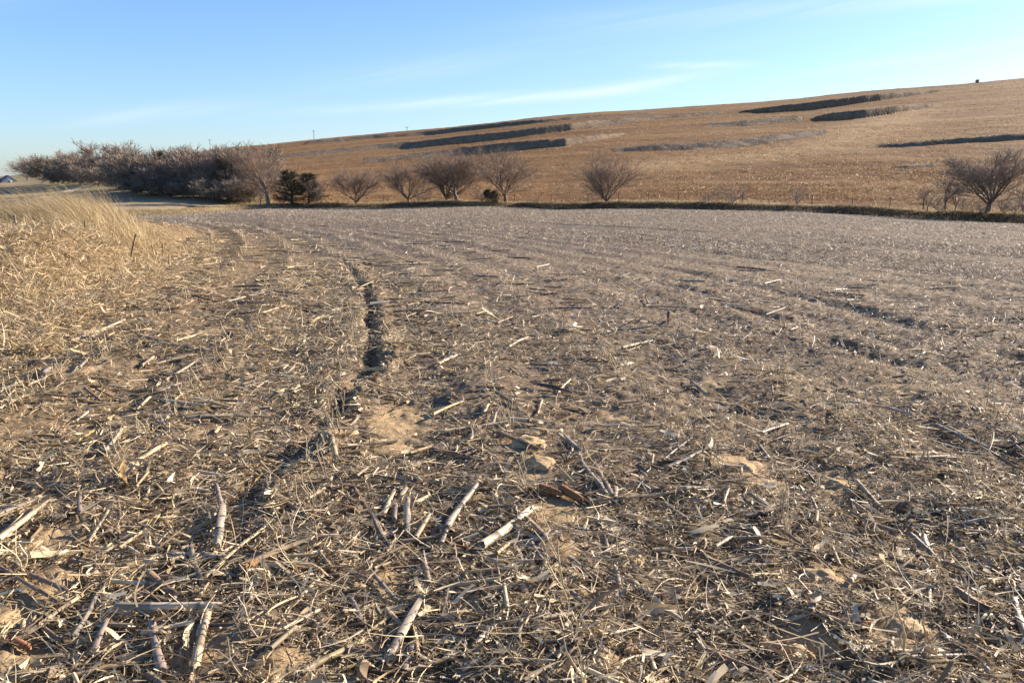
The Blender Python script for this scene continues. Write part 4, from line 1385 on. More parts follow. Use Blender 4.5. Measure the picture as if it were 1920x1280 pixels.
# ------------------------------------------------------------------ husk leaves that stand out
HUSK = [(c5, 1225, 345, 1335, 240, 34, (.66, .46, .18), 'yellow pointed husk leaf standing out among the straw'),
        (c5, 640, 330, 630, 265, 40, (.50, .32, .14), 'orange curled husk piece under the clean golden stalk'),
        (c5, 800, 290, 950, 270, 34, (.52, .38, .22), 'tan boat-shaped husk right of the orange curled piece'),
        (c5, 930, 1150, 960, 1050, 50, (.66, .55, .36), 'pale creamy husk leaf between the two thick front stalks'),
        (c5, 1340, 420, 1440, 440, 24, (.72, .60, .42), 'pale curled leaf strip touching the flat tan sliver'),
        (c9, 340, 205, 470, 235, 30, (.62, .47, .28), 'tan rounded husk in front of the golden grass bank'),
        (c9, 410, 745, 480, 740, 44, (.66, .50, .30), 'pale orange husk chip between standing stems at left'),
        (c9, 750, 590, 810, 560, 26, (.62, .48, .30), 'pale husk chip in the stems left of the long curved stalk'),
        (c9, 595, 945, 735, 880, 14, (.66, .50, .16), 'narrow yellow leaf strip in the left litter'),
        (c8, 725, 985, 775, 975, 26, (.66, .50, .30), 'pale husk chip at the edge of the big bare soil patch'),
        (c6, 1060, 80, 1010, 60, 22, (.4, .3, .2), 'brown husk beyond the cracked soil mound'),
        (c7, 1510, 990, 1555, 1010, 50, (.68, .50, .26), 'curled golden leaf on the rotten brown stalk at right'),
        (c7, 40, 60, 120, 90, 30, (.50, .37, .24), 'tan husk shred on the near right field'),
        (c7, 600, 495, 650, 480, 26, (.66, .55, .40), 'pale curled husk beside the long brown stalk'),
        (c7, 930, 320, 970, 300, 16, (.66, .55, .42), 'pale curl of leaf in the right field'),
        (c6, 1370, 920, 1430, 880, 40, (.6, .46, .32), 'pale torn husk tuft in the right middle litter')]
for k, (cf, xa, ya, xb, yb, w, cc, lab) in enumerate(HUSK):
    x0, y0 = px2g(*cf(xa, ya)); x1, y1 = px2g(*cf(xb, yb))
    rg = np.random.default_rng(k + 900)
    L = max(.04, min(.25, math.hypot(x1 - x0, y1 - y0))); Wd = .65 * w / SCL[cf] / FPX * math.hypot(y0, CAM_H)
    K = 10; ns = 5
    u = np.linspace(0, 1, K); v = np.linspace(-1, 1, ns)
    wd = Wd * .5 * np.sin(pi * np.clip(u * .88 + .09, 0, 1)) ** .7 * (1 + rg.normal(0, .12, K))
    Vh = np.zeros((K, ns, 3))
    Vh[..., 0] = (u * L)[:, None]
    Vh[..., 1] = wd[:, None] * v[None] + (.12 * L * np.sin(u * 3))[:, None]
    Vh[..., 2] = (.35 * wd[:, None] * v[None] ** 2) + (.12 * L * u ** 2)[:, None] + .012 + rg.normal(0, .0025, (K, ns))
    i = np.arange(K - 1)[:, None]; q = np.arange(ns - 1)[None]
    F = np.stack([i * ns + q, i * ns + q + 1, (i + 1) * ns + q + 1, (i + 1) * ns + q], -1).reshape(-1, 4)
    A = Acc(); A.add(Vh.reshape(-1, 3), F, np.array(cc) * (1 - .25 * (np.arange(ns) % 2))[None, :, None].repeat(K, 0).reshape(-1, 1))
    V2 = Vh.copy(); V2[..., 2] -= .0012
    A.add(V2.reshape(-1, 3), F[:, ::-1], np.array(cc) * .9)
    o = link('corn_husk', A.mesh('corn_husk', M_STRAW, True))
    place_seg(o, (x0, y0, float(ground(x0, y0)) + .006), (x1, y1, float(ground(x1, y1)) + .008 + rg.uniform(0, .02)), rg.uniform(-.5, .5))
    tag(o, lab, 'corn husk', 'dry husk leaves in the residue')

# ------------------------------------------------------------------ clods of soil
CL = [(700, 735, .05, 'crumbly soil clod on the right lip of the wheel furrow'), (668, 752, .035, 'small soil clod at the bend of the wheel furrow'),
      (640, 790, .03, 'soil clod low beside the furrow bend'), (622, 835, .04, 'soil clod near the front end of the furrow'),
      (1012, 878, .075, 'rounded bare lump of soil in front of the cracked mound'), (988, 843, .075, 'cracked mound of soil crossed by a dark stalk'),
      (1190, 1050, .05, 'soil lump half covered with crumbs right of the bean row'), (1565, 905, .05, 'cracked soil lump in the right field'),
      (1395, 885, .045, 'soil lump on the nearer right-hand soil patch'), (1545, 1085, .05, 'soil lump beyond the reddish cob stub'),
      (1700, 1185, .05, 'soil lump left of the three white slats'), (1500, 1225, .045, 'low soil lump near the bottom right')]
M_CLOD = flat_mat('clod_soil', (0.30, 0.205, 0.11), (0.50, 0.365, 0.215), 40.0)
import bmesh
for k, (px, py, r, lab) in enumerate(CL):
    x, y = px2g(px, py)
    bm = bmesh.new(); bmesh.ops.create_icosphere(bm, subdivisions=4, radius=1)
    co = np.array([v.co[:] for v in bm.verts])
    nz = fbm(co[:, 0] * 1.5 + k * 3, co[:, 1] * 1.5 + co[:, 2], 800 + k, 4) * .45 + fbm(co[:, 0] * 6 + k, co[:, 1] * 6 + co[:, 2] * 3, 850, 3) * .14
    co = co * (1 + nz)[:, None] * np.array([r, r * .8, r * .42])
    for v, c in zip(bm.verts, co):
        v.co = c
    me = bpy.data.meshes.new('soil_clod'); bm.to_mesh(me); bm.free()
    me.polygons.foreach_set('use_smooth', [True] * len(me.polygons)); me.materials.append(M_CLOD)
    o = link('soil_clod', me, loc=(x, y, float(ground(x, y)) - r * .05))
    o.rotation_euler = (0, 0, k * 1.3)
    tag(o, lab, 'soil clod', 'soil clods on the field')


# ------------------------------------------------------------------ grass and corn residue on the left bank
def grass_geo(x, y, L, W_, S, lean, colset, droop=0.35, zoff=0):
    n = len(x)
    z = ground(x, y) - .01 + zoff
    az = rng.uniform(0, 2 * pi, n); r = np.abs(rng.normal(0, .42, n))
    D = norm(np.stack([np.cos(az) * r + lean[0], np.sin(az) * r + lean[1], np.ones(n)], 1))
    cv = np.stack([rng.normal(lean[0] * .9, .22, n), rng.normal(0, .2, n), -np.abs(rng.normal(droop, .2, n))], 1)
    V, F = ribbons(np.stack([x, y, z], 1), D, L, W_, cv, S, rng.uniform(-1.2, 1.2, n), tip=.15, twist=rng.normal(0, 1, n))
    C = colset[rng.integers(0, len(colset), n)] * rng.uniform(.85, 1.12, (n, 1))
    return V, F, np.repeat(C, 2 * (S + 1), 0)


PAL_GR = np.array([[.52, .40, .235], [.45, .34, .185], [.58, .47, .29], [.36, .265, .145], [.48, .36, .20], [.26, .18, .095], [.62, .52, .34], [.20, .14, .08]])


def bank_pts(n, y0, y1, xoff, depth):
    y = rng.uniform(y0, y1, n)
    bx = bankx(y) + 0.35 * fbm(y * 0.5, y * 0, 71, 2)
    x = bx - xoff - rng.random(n) ** 1.2 * depth
    k = (x / y > -0.72) & (x / y < -.415)
    return x[k], y[k]


A = Acc()
x, y = bank_pts(34000, 6.0, 15.5, .3, 5.5)
k = rng.random(len(x)) < .08 + .92 * sst(.42, .62, vn(x * 1.6, y * 1.6, 500)) * (.25 + .75 * sst(9.5, 11.5, y))
x = x[k]; y = y[k]
A.add(*grass_geo(x, y, rng.uniform(.08, .30, len(x)), rng.uniform(.003, .007, len(x)), 4, (-.12, 0.), PAL_GR))
# the tall tuft that closes the bank
n = 12000
x = -6.25 + rng.normal(0, .70, n); y = 12.9 + rng.normal(0, .7, n)
k = (x / y < -.435)
x = x[k]; y = y[k]; n = len(x)
A.add(*grass_geo(x, y, rng.uniform(.42, .86, n) * (1 - .45 * np.clip(np.abs(x + 6.25) / 1.6, 0, 1)), rng.uniform(.0035, .0065, n), 5, (-.45, 0), PAL_GR * 1.0, droop=.25))
n = 2600
x = -7.6 + rng.normal(0, 1.1, n); y = 13.6 + rng.normal(0, .8, n)
A.add(*grass_geo(x, y, rng.uniform(.2, .45, n), rng.uniform(.0035, .0065, n), 5, (-.4, 0), PAL_GR, droop=.25))
x, y = bank_pts(9000, 5.0, 8.5, .2, 3.2)
k = rng.random(len(x)) < sst(.35, .6, vn(x * 2.1, y * 2.1, 505))
x = x[k]; y = y[k]
A.add(*grass_geo(x, y, rng.uniform(.06, .22, len(x)), rng.uniform(.002, .0042, len(x)), 4, (-.2, 0), PAL_GR * .95))
tag(link('dry_grass', A.mesh('dry_grass', M_GRASS)), 'long golden dry grass blown over to the left on the bank at the left', 'dry grass', kind='stuff')
A = Acc()
n = 85000
x, y = bank_pts(n, 5.0, 15, -.1, 5.5)
n = len(x)
az = rng.uniform(0, 2 * pi, n); el = np.abs(rng.normal(0.15, .4, n))
D = np.stack([np.cos(az) * np.cos(el), np.sin(az) * np.cos(el), np.sin(el)], 1)
L = rng.uniform(.03, .19, n); Wd = rng.uniform(.003, .011, n)
z = ground(x, y) + np.abs(rng.normal(0, .04, n))
V, F = ribbons(np.stack([x, y, z], 1) - D * (L * .4)[:, None], D, L, Wd, rng.normal(0, .15, (n, 3)), 3, rng.uniform(-1, 1, n), tip=.4, twist=rng.normal(0, 1.2, n))
A.add(V, F, np.repeat(PAL_G[rng.integers(0, len(PAL_G), n)] * rng.uniform(.85, 1.1, (n, 1)), 8, 0))
tag(link('corn_litter', A.mesh('corn_litter', M_STRAW)), 'golden corn leaves and stalk shreds piled on the grassy bank at the left', 'corn litter', kind='stuff')

# standing corn stubs on the bank
STB = [(236, 470, 60, 8, 'tall brown corn stub standing on the bank beside bleached leaves'), (285, 440, 35, 5, 'pale corn stub at the right end of the grass bank'),
       (276, 470, 42, 6, 'golden corn stub in front of the right end of the bank'), (30, 470, 40, 9, 'pale corn stub leaning right at the left edge of the bank'),
       (45, 455, 26, 6, 'short corn stub close behind the leaning pale one'), (135, 438, 30, 5, 'thin corn stub high on the middle of the bank'),
       (205, 455, 30, 5, 'corn stub below the tall grass tuft'), (62, 415, 28, 5, 'corn stub at the top left of the bank'),
       (20, 412, 26, 5, 'corn stub at the far left top of the bank'), (40, 410, 22, 4, 'small corn stub between the two at the top left'),
       (155, 470, 32, 6, 'leaning corn stub on the middle face of the bank'), (300, 425, 30, 5, 'golden leafy stub beyond the right end of the bank'),
       (310, 455, 24, 9, 'wide pale husk-wrapped stub at the right foot of the bank'), (95, 500, 32, 6, 'corn stub on the lower left face of the bank'),
       (180, 510, 30, 6, 'corn stub low on the right face of the bank')]
for k, (px, py, hpx, wpx, lab) in enumerate(STB):
    yb = {True: 11.5, False: 9.5}[py < 460] if px < 250 else 10.5
    yb = np.interp(py, [405, 460, 520], [14, 11, 7.5])
    x = (px - 960) / FPX / 1.01 * yb
    h = hpx / FPX * yb; R = max(.006, wpx / FPX * yb * .25)
    A = stalk_mesh(h, R, np.array(STC[['brown', 'golden', 'golden', 'pale', 'tan'][k % 5]]), 2000 + k, False, .05)
    o = link('corn_stub', A.mesh('corn_stub', M_STALK, True))
    z = float(ground(x, yb)) - .02
    place_seg(o, (x, yb, z), (x + h * random.Random(k).uniform(-.2, .35), yb, z + h))
    tag(o, lab, 'corn stub', 'corn stubs standing on the grassy bank')
# foxtail heads above the bank, each a stem with a drooping head
for k, (px, py, lab) in enumerate([(108, 349, 'highest left seed head of the grasses on the bank'), (126, 346, 'seed head just right of the highest left one'),
                                   (124, 358, 'lower seed head of the left grass trio'), (104, 355, 'leftmost drooping seed head above the bank'),
                                   (186, 350, 'seed head left of the tuft top'), (196, 352, 'seed head over the top of the grass tuft')]):
    yb = 13.0
    x = (px - 960) / FPX / 1.01 * yb; zt = CAM_H + yb * elev(py)
    zb = float(ground(x, yb))
    u = np.linspace(0, 1, 8)
    pts = np.stack([x + .30 * (1 - u) ** 1.3, np.full(8, yb), zb + (zt - zb) * (1 - (1 - u) ** 1.4)], 1)
    rt = tag(link('foxtail_grass', None, loc=(x + .3, yb, zb)), lab, 'grass stem', 'foxtail stems above the grass bank')
    A = Acc(); V, F = tubes([(pts - np.array([x + .3, yb, zb]), np.full(8, .0022))], 4); A.add(V, F, (.62, .48, .26))
    link('stem', A.mesh('stem', M_GRASS), rt)
    hp = pts[-1] + np.linspace(0, 1, 7)[:, None] * np.array([-.09, 0, -.02]) - np.array([x + .3, yb, zb])
    A = Acc(); V, F = tubes([(hp, np.array([.003, .008, .010, .010, .009, .006, .001]))], 7); A.add(V, F, (.74, .64, .44))
    link('seed_head', A.mesh('seed_head', M_GRASS), rt)


# ------------------------------------------------------------------ trees
def bare_tree(seed, H=6.0, nmain=6, trunk_h=0.12, spread=0.9, up=0.35, r0=.13, lv=(7, 6, 5), col=(.17, .13, .105), tcol=(.30, .215, .16), twigw=.0095, lean=(0, 0), single=False):
    rg = random.Random(seed); ng = np.random.default_rng(seed)
    tr = []; limbs = [[], []]; tw = []

    def branch(p, d, L, r, level, K=6):
        pts = [np.array(p)]; d = np.array(d, float)
        for _ in range(K - 1):
            d = d + ng.normal(0, .15 if level else .09, 3) + np.array([0, 0, up * .16])
            d /= np.linalg.norm(d)
            pts.append(pts[-1] + d * L / (K - 1))
        pts = np.array(pts)
        rad = np.linspace(r, r * (.45 if level < 2 else .3), K)
        return pts, rad, d

    base = np.array([0., 0., -.1])
    # trunk
    tl = H * trunk_h
    tp, trd, td = branch(base, (lean[0] * .6, lean[1] * .6, 1), tl + .1, r0 * (1.25 if single else 1), 0, 6)
    trd = np.linspace(r0 * 1.45, r0, 6)
    tr.append((tp, trd))
    queue = []
    for k in range(nmain):
        a = 2 * pi * (k + rg.uniform(-.3, .3)) / nmain
        tilt = spread * (rg.uniform(.35, 1.0) if k else .15)
        d = np.array([cos(a) * tilt + lean[0], sin(a) * tilt + lean[1], 1.0]); d /= np.linalg.norm(d)
        L = (H - tl) * rg.uniform(.62, .85)
        st = tp[-1] if k % 2 == 0 else tp[-2]
        pts, rad, dd = branch(st, d, L, r0 * rg.uniform(.45, .75), 1, 8)
        rad = np.linspace(rad[0], .018, 8)
        tr.append((np.array([np.array([np.interp(q, np.linspace(0, 1, 8), pts[:, c]) for c in range(3)]) for q in np.linspace(0, 1, 6)]), np.interp(np.linspace(0, 1, 6), np.linspace(0, 1, 8), rad)))
        queue.append((pts, L))
    l2 = []
    for pts, L in queue:
        for _ in range(lv[0]):
            q = rg.uniform(.10, 1.0); c = np.array([np.interp(q, np.linspace(0, 1, 8), pts[:, i]) for i in range(3)])
            ax = pts[min(7, int(q * 7) + 1)] - pts[max(0, int(q * 7) - 1)]; ax /= np.linalg.norm(ax)
            d = ax + ng.normal(0, .55, 3) + np.array([c[0], c[1], 0]) * .16; d /= np.linalg.norm(d)
            if d[2] < -.1: d[2] = abs(d[2]) * .3
            l = L * rg.uniform(.28, .58) * (1.35 - .8 * q)
            p, r, dd = branch(c, d, l, .028 * (1.2 - q * .6), 2, 5)
            l2.append((p, r, l)); limbs[0].append((p, r))
    l3 = []
    for p, r, l in l2:
        for _ in range(lv[1]):
            q = rg.uniform(.15, 1.0); i = q * 4; i0 = min(3, int(i)); c = p[i0] + (p[i0 + 1] - p[i0]) * (i - i0)
            ax = p[i0 + 1] - p[i0]; ax /= np.linalg.norm(ax)
            d = ax + ng.normal(0, .5, 3) + np.array([0, 0, up * .4]); d /= np.linalg.norm(d)
            ll = l * rg.uniform(.35, .7)
            pp, rr, _ = branch(c, d, ll, .012, 3, 4)
            l3.append((pp, ll)); limbs[1].append((pp, rr))
    # twigs as ribbons
    P = []; D = []; Ls = []
    for pp, ll in l3:
        for _ in range(lv[2]):
            q = rg.uniform(.1, 1.0) * 3; i0 = min(2, int(q)); c = pp[i0] + (pp[i0 + 1] - pp[i0]) * (q - i0)
            ax = pp[i0 + 1] - pp[i0]; ax /= np.linalg.norm(ax)
            d = ax + ng.normal(0, .5, 3) + np.array([0, 0, up * .5])
            P.append(c); D.append(d / np.linalg.norm(d)); Ls.append(rg.uniform(.3, 1.0) * (H / 6) ** .5)
    P = np.array(P); D = np.array(D); Ls = np.array(Ls)
    At = Acc(); V, F = tubes(tr, 7); At.add(V, F, col)
    Ac = Acc()
    V, F = tubes(limbs[0], 4); Ac.add(V, F, np.array(col) * 1.1)
    V, F = tubes(limbs[1], 3); Ac.add(V, F, np.array(tcol) * .95)
    n = len(P)
    V, F = ribbons(P, D, Ls, np.full(n, twigw), ng.normal(0, .15, (n, 3)) + np.array([0, 0, .12]), 2, ng.uniform(-1.5, 1.5, n), tip=.4)
    cc = np.array(tcol) * ng.uniform(.75, 1.25, (n, 1))
    Ac.add(V, F, np.repeat(cc, 6, 0))
    allv = np.concatenate(Ac.V)
    ext = (np.percentile(allv[:, 0], 99) - np.percentile(allv[:, 0], 1), np.percentile(allv[:, 2], 99.5),
           (np.percentile(allv[:, 0], 99) + np.percentile(allv[:, 0], 1)) / 2)
    return At.mesh('trunk', M_WOOD, True), Ac.mesh('crown', M_WOOD), ext


def cedar_tree(seed, H=6.0, W2=1.7, n=7000):
    ng = np.random.default_rng(seed)
    At = Acc(); u = np.linspace(0, 1, 7)
    V, F = tubes([(np.stack([.1 * np.sin(u * 4), .1 * np.cos(u * 3), -.1 + H * .93 * u], 1), np.linspace(.16, .02, 7))], 7)
    At.add(V, F, (.13, .09, .07))
    Ac = Acc()
    nb = 120
    bh = ng.random(nb) ** .8; ba = ng.uniform(0, 2 * pi, nb)
    br = W2 * (1 - bh) ** .55 * ng.uniform(.45, 1.25, nb) + .15
    limbs = []
    for i in range(nb):
        q = np.linspace(0, 1, 4)[:, None]
        p0 = np.array([0, 0, .25 + bh[i] * H * .88]); p1 = p0 + np.array([cos(ba[i]) * br[i], sin(ba[i]) * br[i], .35 * br[i]])
        limbs.append((p0 + (p1 - p0) * q, np.linspace(.03, .008, 4)))
    V, F = tubes(limbs, 4); Ac.add(V, F, (.12, .09, .06))
    k = ng.integers(0, nb, n); q = ng.random(n) ** .6
    p0 = np.stack([np.zeros(n), np.zeros(n), .25 + bh[k] * H * .88], 1)
    dirn = np.stack([np.cos(ba[k]), np.sin(ba[k]), np.full(n, .35)], 1)
    P = p0 + dirn * (br[k] * q)[:, None] + ng.normal(0, .12, (n, 3))
    D = norm(dirn + ng.normal(0, .6, (n, 3)) + np.array([0, 0, .5]))
    V, F = ribbons(P, D, ng.uniform(.12, .34, n), ng.uniform(.03, .075, n), ng.normal(0, .2, (n, 3)), 2, ng.uniform(-1.5, 1.5, n), tip=.3)
    pal = np.array([[.085, .08, .045], [.11, .095, .055], [.16, .125, .08], [.07, .065, .045], [.21, .155, .11]])
    Ac.add(V, F, np.repeat(pal[ng.integers(0, 5, n)], 6, 0))
    allv = np.concatenate(Ac.V)
    return At.mesh('trunk', M_WOOD, True), Ac.mesh('crown', M_WOOD), (2 * W2 * 1.0, np.percentile(allv[:, 2], 99.5), 0)


PT = {
    'fan': [bare_tree(3, 6, 14, .06, .75, .5, .10, (8, 7, 9)), bare_tree(4, 6, 11, .08, .8, .45, .10, (9, 7, 9))],
    'round': [bare_tree(11, 6, 6, .16, 1.0, .3, .10, (11, 7, 10)), bare_tree(12, 6, 8, .12, 1.1, .28, .10, (11, 7, 10)), bare_tree(13, 6, 8, .10, 1.0, .32, .10, (11, 7, 10)), bare_tree(14, 6, 5, .2, .8, .35, .10, (13, 7, 9)), bare_tree(15, 6, 7, .13, 1.25, .2, .10, (11, 7, 9))],
    'big': [bare_tree(21, 6.5, 8, .18, .95, .32, .115, (12, 8, 6), col=(.14, .11, .09), tcol=(.21, .16, .13))],
    'tall': [bare_tree(31, 8, 5, .26, .6, .4, .12, (11, 7, 10), lean=(-.10, 0), col=(.25, .195, .15), single=True)],
    'shrub': [bare_tree(41, 3, 8, .05, .8, .45, .045, (5, 5, 4), col=(.26, .20, .16), tcol=(.32, .24, .20), twigw=.008),
              bare_tree(42, 3, 6, .05, .7, .5, .04, (4, 4, 4), col=(.28, .22, .17), tcol=(.34, .26, .21), twigw=.007)],
    'stem': [bare_tree(51, 4.5, 4, .28, .35, .6, .06, (6, 5, 4), col=(.17, .12, .10), tcol=(.22, .16, .145), twigw=.010)],
    'wood': [bare_tree(61, 8, 9, .05, .95, .3, .12, (10, 8, 8), col=(.16, .13, .115), tcol=(.27, .22, .175), twigw=.045),
             bare_tree(62, 8, 10, .04, 1.05, .25, .12, (10, 8, 8), col=(.16, .13, .115), tcol=(.29, .22, .175), twigw=.045),
             bare_tree(63, 8, 9, .05, .85, .4, .12, (10, 8, 8), col=(.15, .13, .12), tcol=(.24, .205, .17), twigw=.045)],
    'cedar': [cedar_tree(71), cedar_tree(72, 6, 2.0)],
}


def place_tree(kind, v, px, pyb, pyt, wpx, Y, label, cat='tree', group='trees along the fence line', rot=None, name=None):
    """px, pyb: foot in the photo; pyt: top; wpx: width; Y: real distance"""
    tr, cr, (ew, eh, ec) = PT[kind][v % len(PT[kind])]
    t = (px - 960) / FPX / fwd(pyb)
    x = t * Y
    z = float(bil(zz, x, Y))
    ztop = CAM_H + Y * elev(pyt)
    h = max(.8, ztop - z)
    w = wpx / FPX * Y * (1.12 if kind in ('round', 'fan') else 1)
    nm = name or {'cedar': 'cedar_tree', 'shrub': 'bare_shrub'}.get(kind, 'bare_tree')
    e = link(nm, None, loc=(x, Y, z - .05))
    e.scale = (w / ew, w / ew, h / eh)
    e.rotation_euler = (0, 0, 0 if rot is None else rot)
    tag(e, label, cat, group)
    link('trunk', tr, e); link('crown', cr, e)
    return e


def eY(px, off=2.5):
    """distance of the fence line at this photo column"""
    t = (px - 960) / FPX / 1.012
    return float(np.interp(t, T, edgeY)) + off


G1 = 'trees along the fence line'
place_tree('big', 0, 1850, 408, 276, 168, eY(1853), 'large round-crowned bare tree with dark trunk at the right end of the fence', group=G1)
place_tree('stem', 0, 1738, 402, 352, 38, eY(1738), 'small bare multi-stem tree standing left of the large right-hand tree', group=G1)
place_tree('stem', 0, 1770, 405, 328, 52, eY(1770), 'slender bare tree leaning against the large right-hand tree crown', group=G1, rot=2)
place_tree('stem', 0, 1790, 405, 336, 40, eY(1790, 3.5), 'thin bare tree second from the large right-hand tree', group=G1, rot=4)
place_tree('stem', 0, 1916, 410, 345, 50, eY(1916), 'bare stem tree cut by the right edge of view', group=G1, rot=1)
place_tree('shrub', 0, 1815, 406, 372, 46, eY(1815), 'low pale bush under the large right-hand tree crown', 'shrub', 'shrubs along the fence line')
place_tree('shrub', 1, 1880, 410, 370, 50, eY(1880), 'low arching bush right of the large tree trunk', 'shrub', 'shrubs along the fence line')
place_tree('shrub', 0, 1758, 405, 366, 36, eY(1758, 1.6), 'twiggy bush between the two small trees left of the large tree', 'shrub', 'shrubs along the fence line', rot=1)
place_tree('shrub', 1, 1836, 408, 378, 30, eY(1836, 1.6), 'small bush touching the left side of the large tree trunk', 'shrub', 'shrubs along the fence line', rot=2)
place_tree('shrub', 0, 1900, 411, 366, 44, eY(1900, 1.6), 'reddish twiggy bush near the right edge of view', 'shrub', 'shrubs along the fence line', rot=3)
place_tree('shrub', 1, 1494, 388, 346, 40, eY(1494), 'very faint thin bush alone before the wide stubble slope', 'shrub', 'shrubs along the fence line')
place_tree('shrub', 0, 1372, 385, 341, 66, eY(1372), 'pale rounded bush between the fan tree and the faint thin bush', 'shrub', 'shrubs along the fence line')
place_tree('shrub', 1, 1322, 384, 358, 28, eY(1322), 'tiny pale bush just left of the rounded bush', 'shrub', 'shrubs along the fence line')
place_tree('fan', 0, 1136, 383, 286, 102, eY(1136), 'fan-shaped bare tree standing alone in the middle of the fence', group=G1)
place_tree('round', 0, 948, 386, 274, 118, eY(948), 'wide bare tree with a dark broken cedar at its foot', group=G1)
place_tree('round', 3, 857, 384, 280, 100, eY(857), 'bare tree with reddish crown, right one of the tall pair', group=G1)
place_tree('fan', 1, 836, 384, 282, 92, eY(836, 4), 'bare tree with reddish crown, left one of the tall pair', group=G1, rot=1.5)
place_tree('round', 4, 768, 384, 302, 96, eY(768), 'bare spreading tree left of the tall reddish pair', group=G1)
place_tree('shrub', 0, 795, 384, 352, 40, eY(795), 'bush between the spreading tree and the reddish pair', 'shrub', 'shrubs along the fence line')
place_tree('round', 2, 668, 380, 314, 84, eY(668), 'smaller round bare tree right of the dark cedars', group=G1, rot=2.2)
place_tree('cedar', 0, 546, 381, 320, 66, eY(546), 'dark cedar beside the tall leaning tree', group=G1)
place_tree('cedar', 1, 580, 381, 324, 66, eY(580, 3.5), 'dark cedar with bare twigs, right one of the two', group=G1, rot=1)
place_tree('shrub', 1, 597, 381, 330, 44, eY(597), 'bare bush leaning on the right-hand cedar', 'shrub', 'shrubs along the fence line')
place_tree('tall', 0, 504, 382, 272, 92, eY(504, 3.0), 'tall pale-barked bare tree leaning left beside the cedars', group=G1)
bc = place_tree('cedar', 0, 935, 386, 345, 36, eY(915, 1.8), 'dark broken cedar top leaning and tangled under the wide bare tree', group=G1, rot=.5)
bc.rotation_euler = (0, -0.85, 0.2)
place_tree('shrub', 1, 905, 386, 356, 52, eY(905, 2.6), 'scraggly bush around the dark broken cedar', 'shrub', 'shrubs along the fence line')
place_tree('shrub', 0, 530, 384, 362, 34, eY(530, 1.8), 'brushy bush between the leaning tree and the cedars', 'shrub', 'shrubs along the fence line')
place_tree('shrub', 0, 1000, 386, 365, 34, eY(1000), 'low twiggy bush right of the wide bare tree', 'shrub', 'shrubs along the fence line')

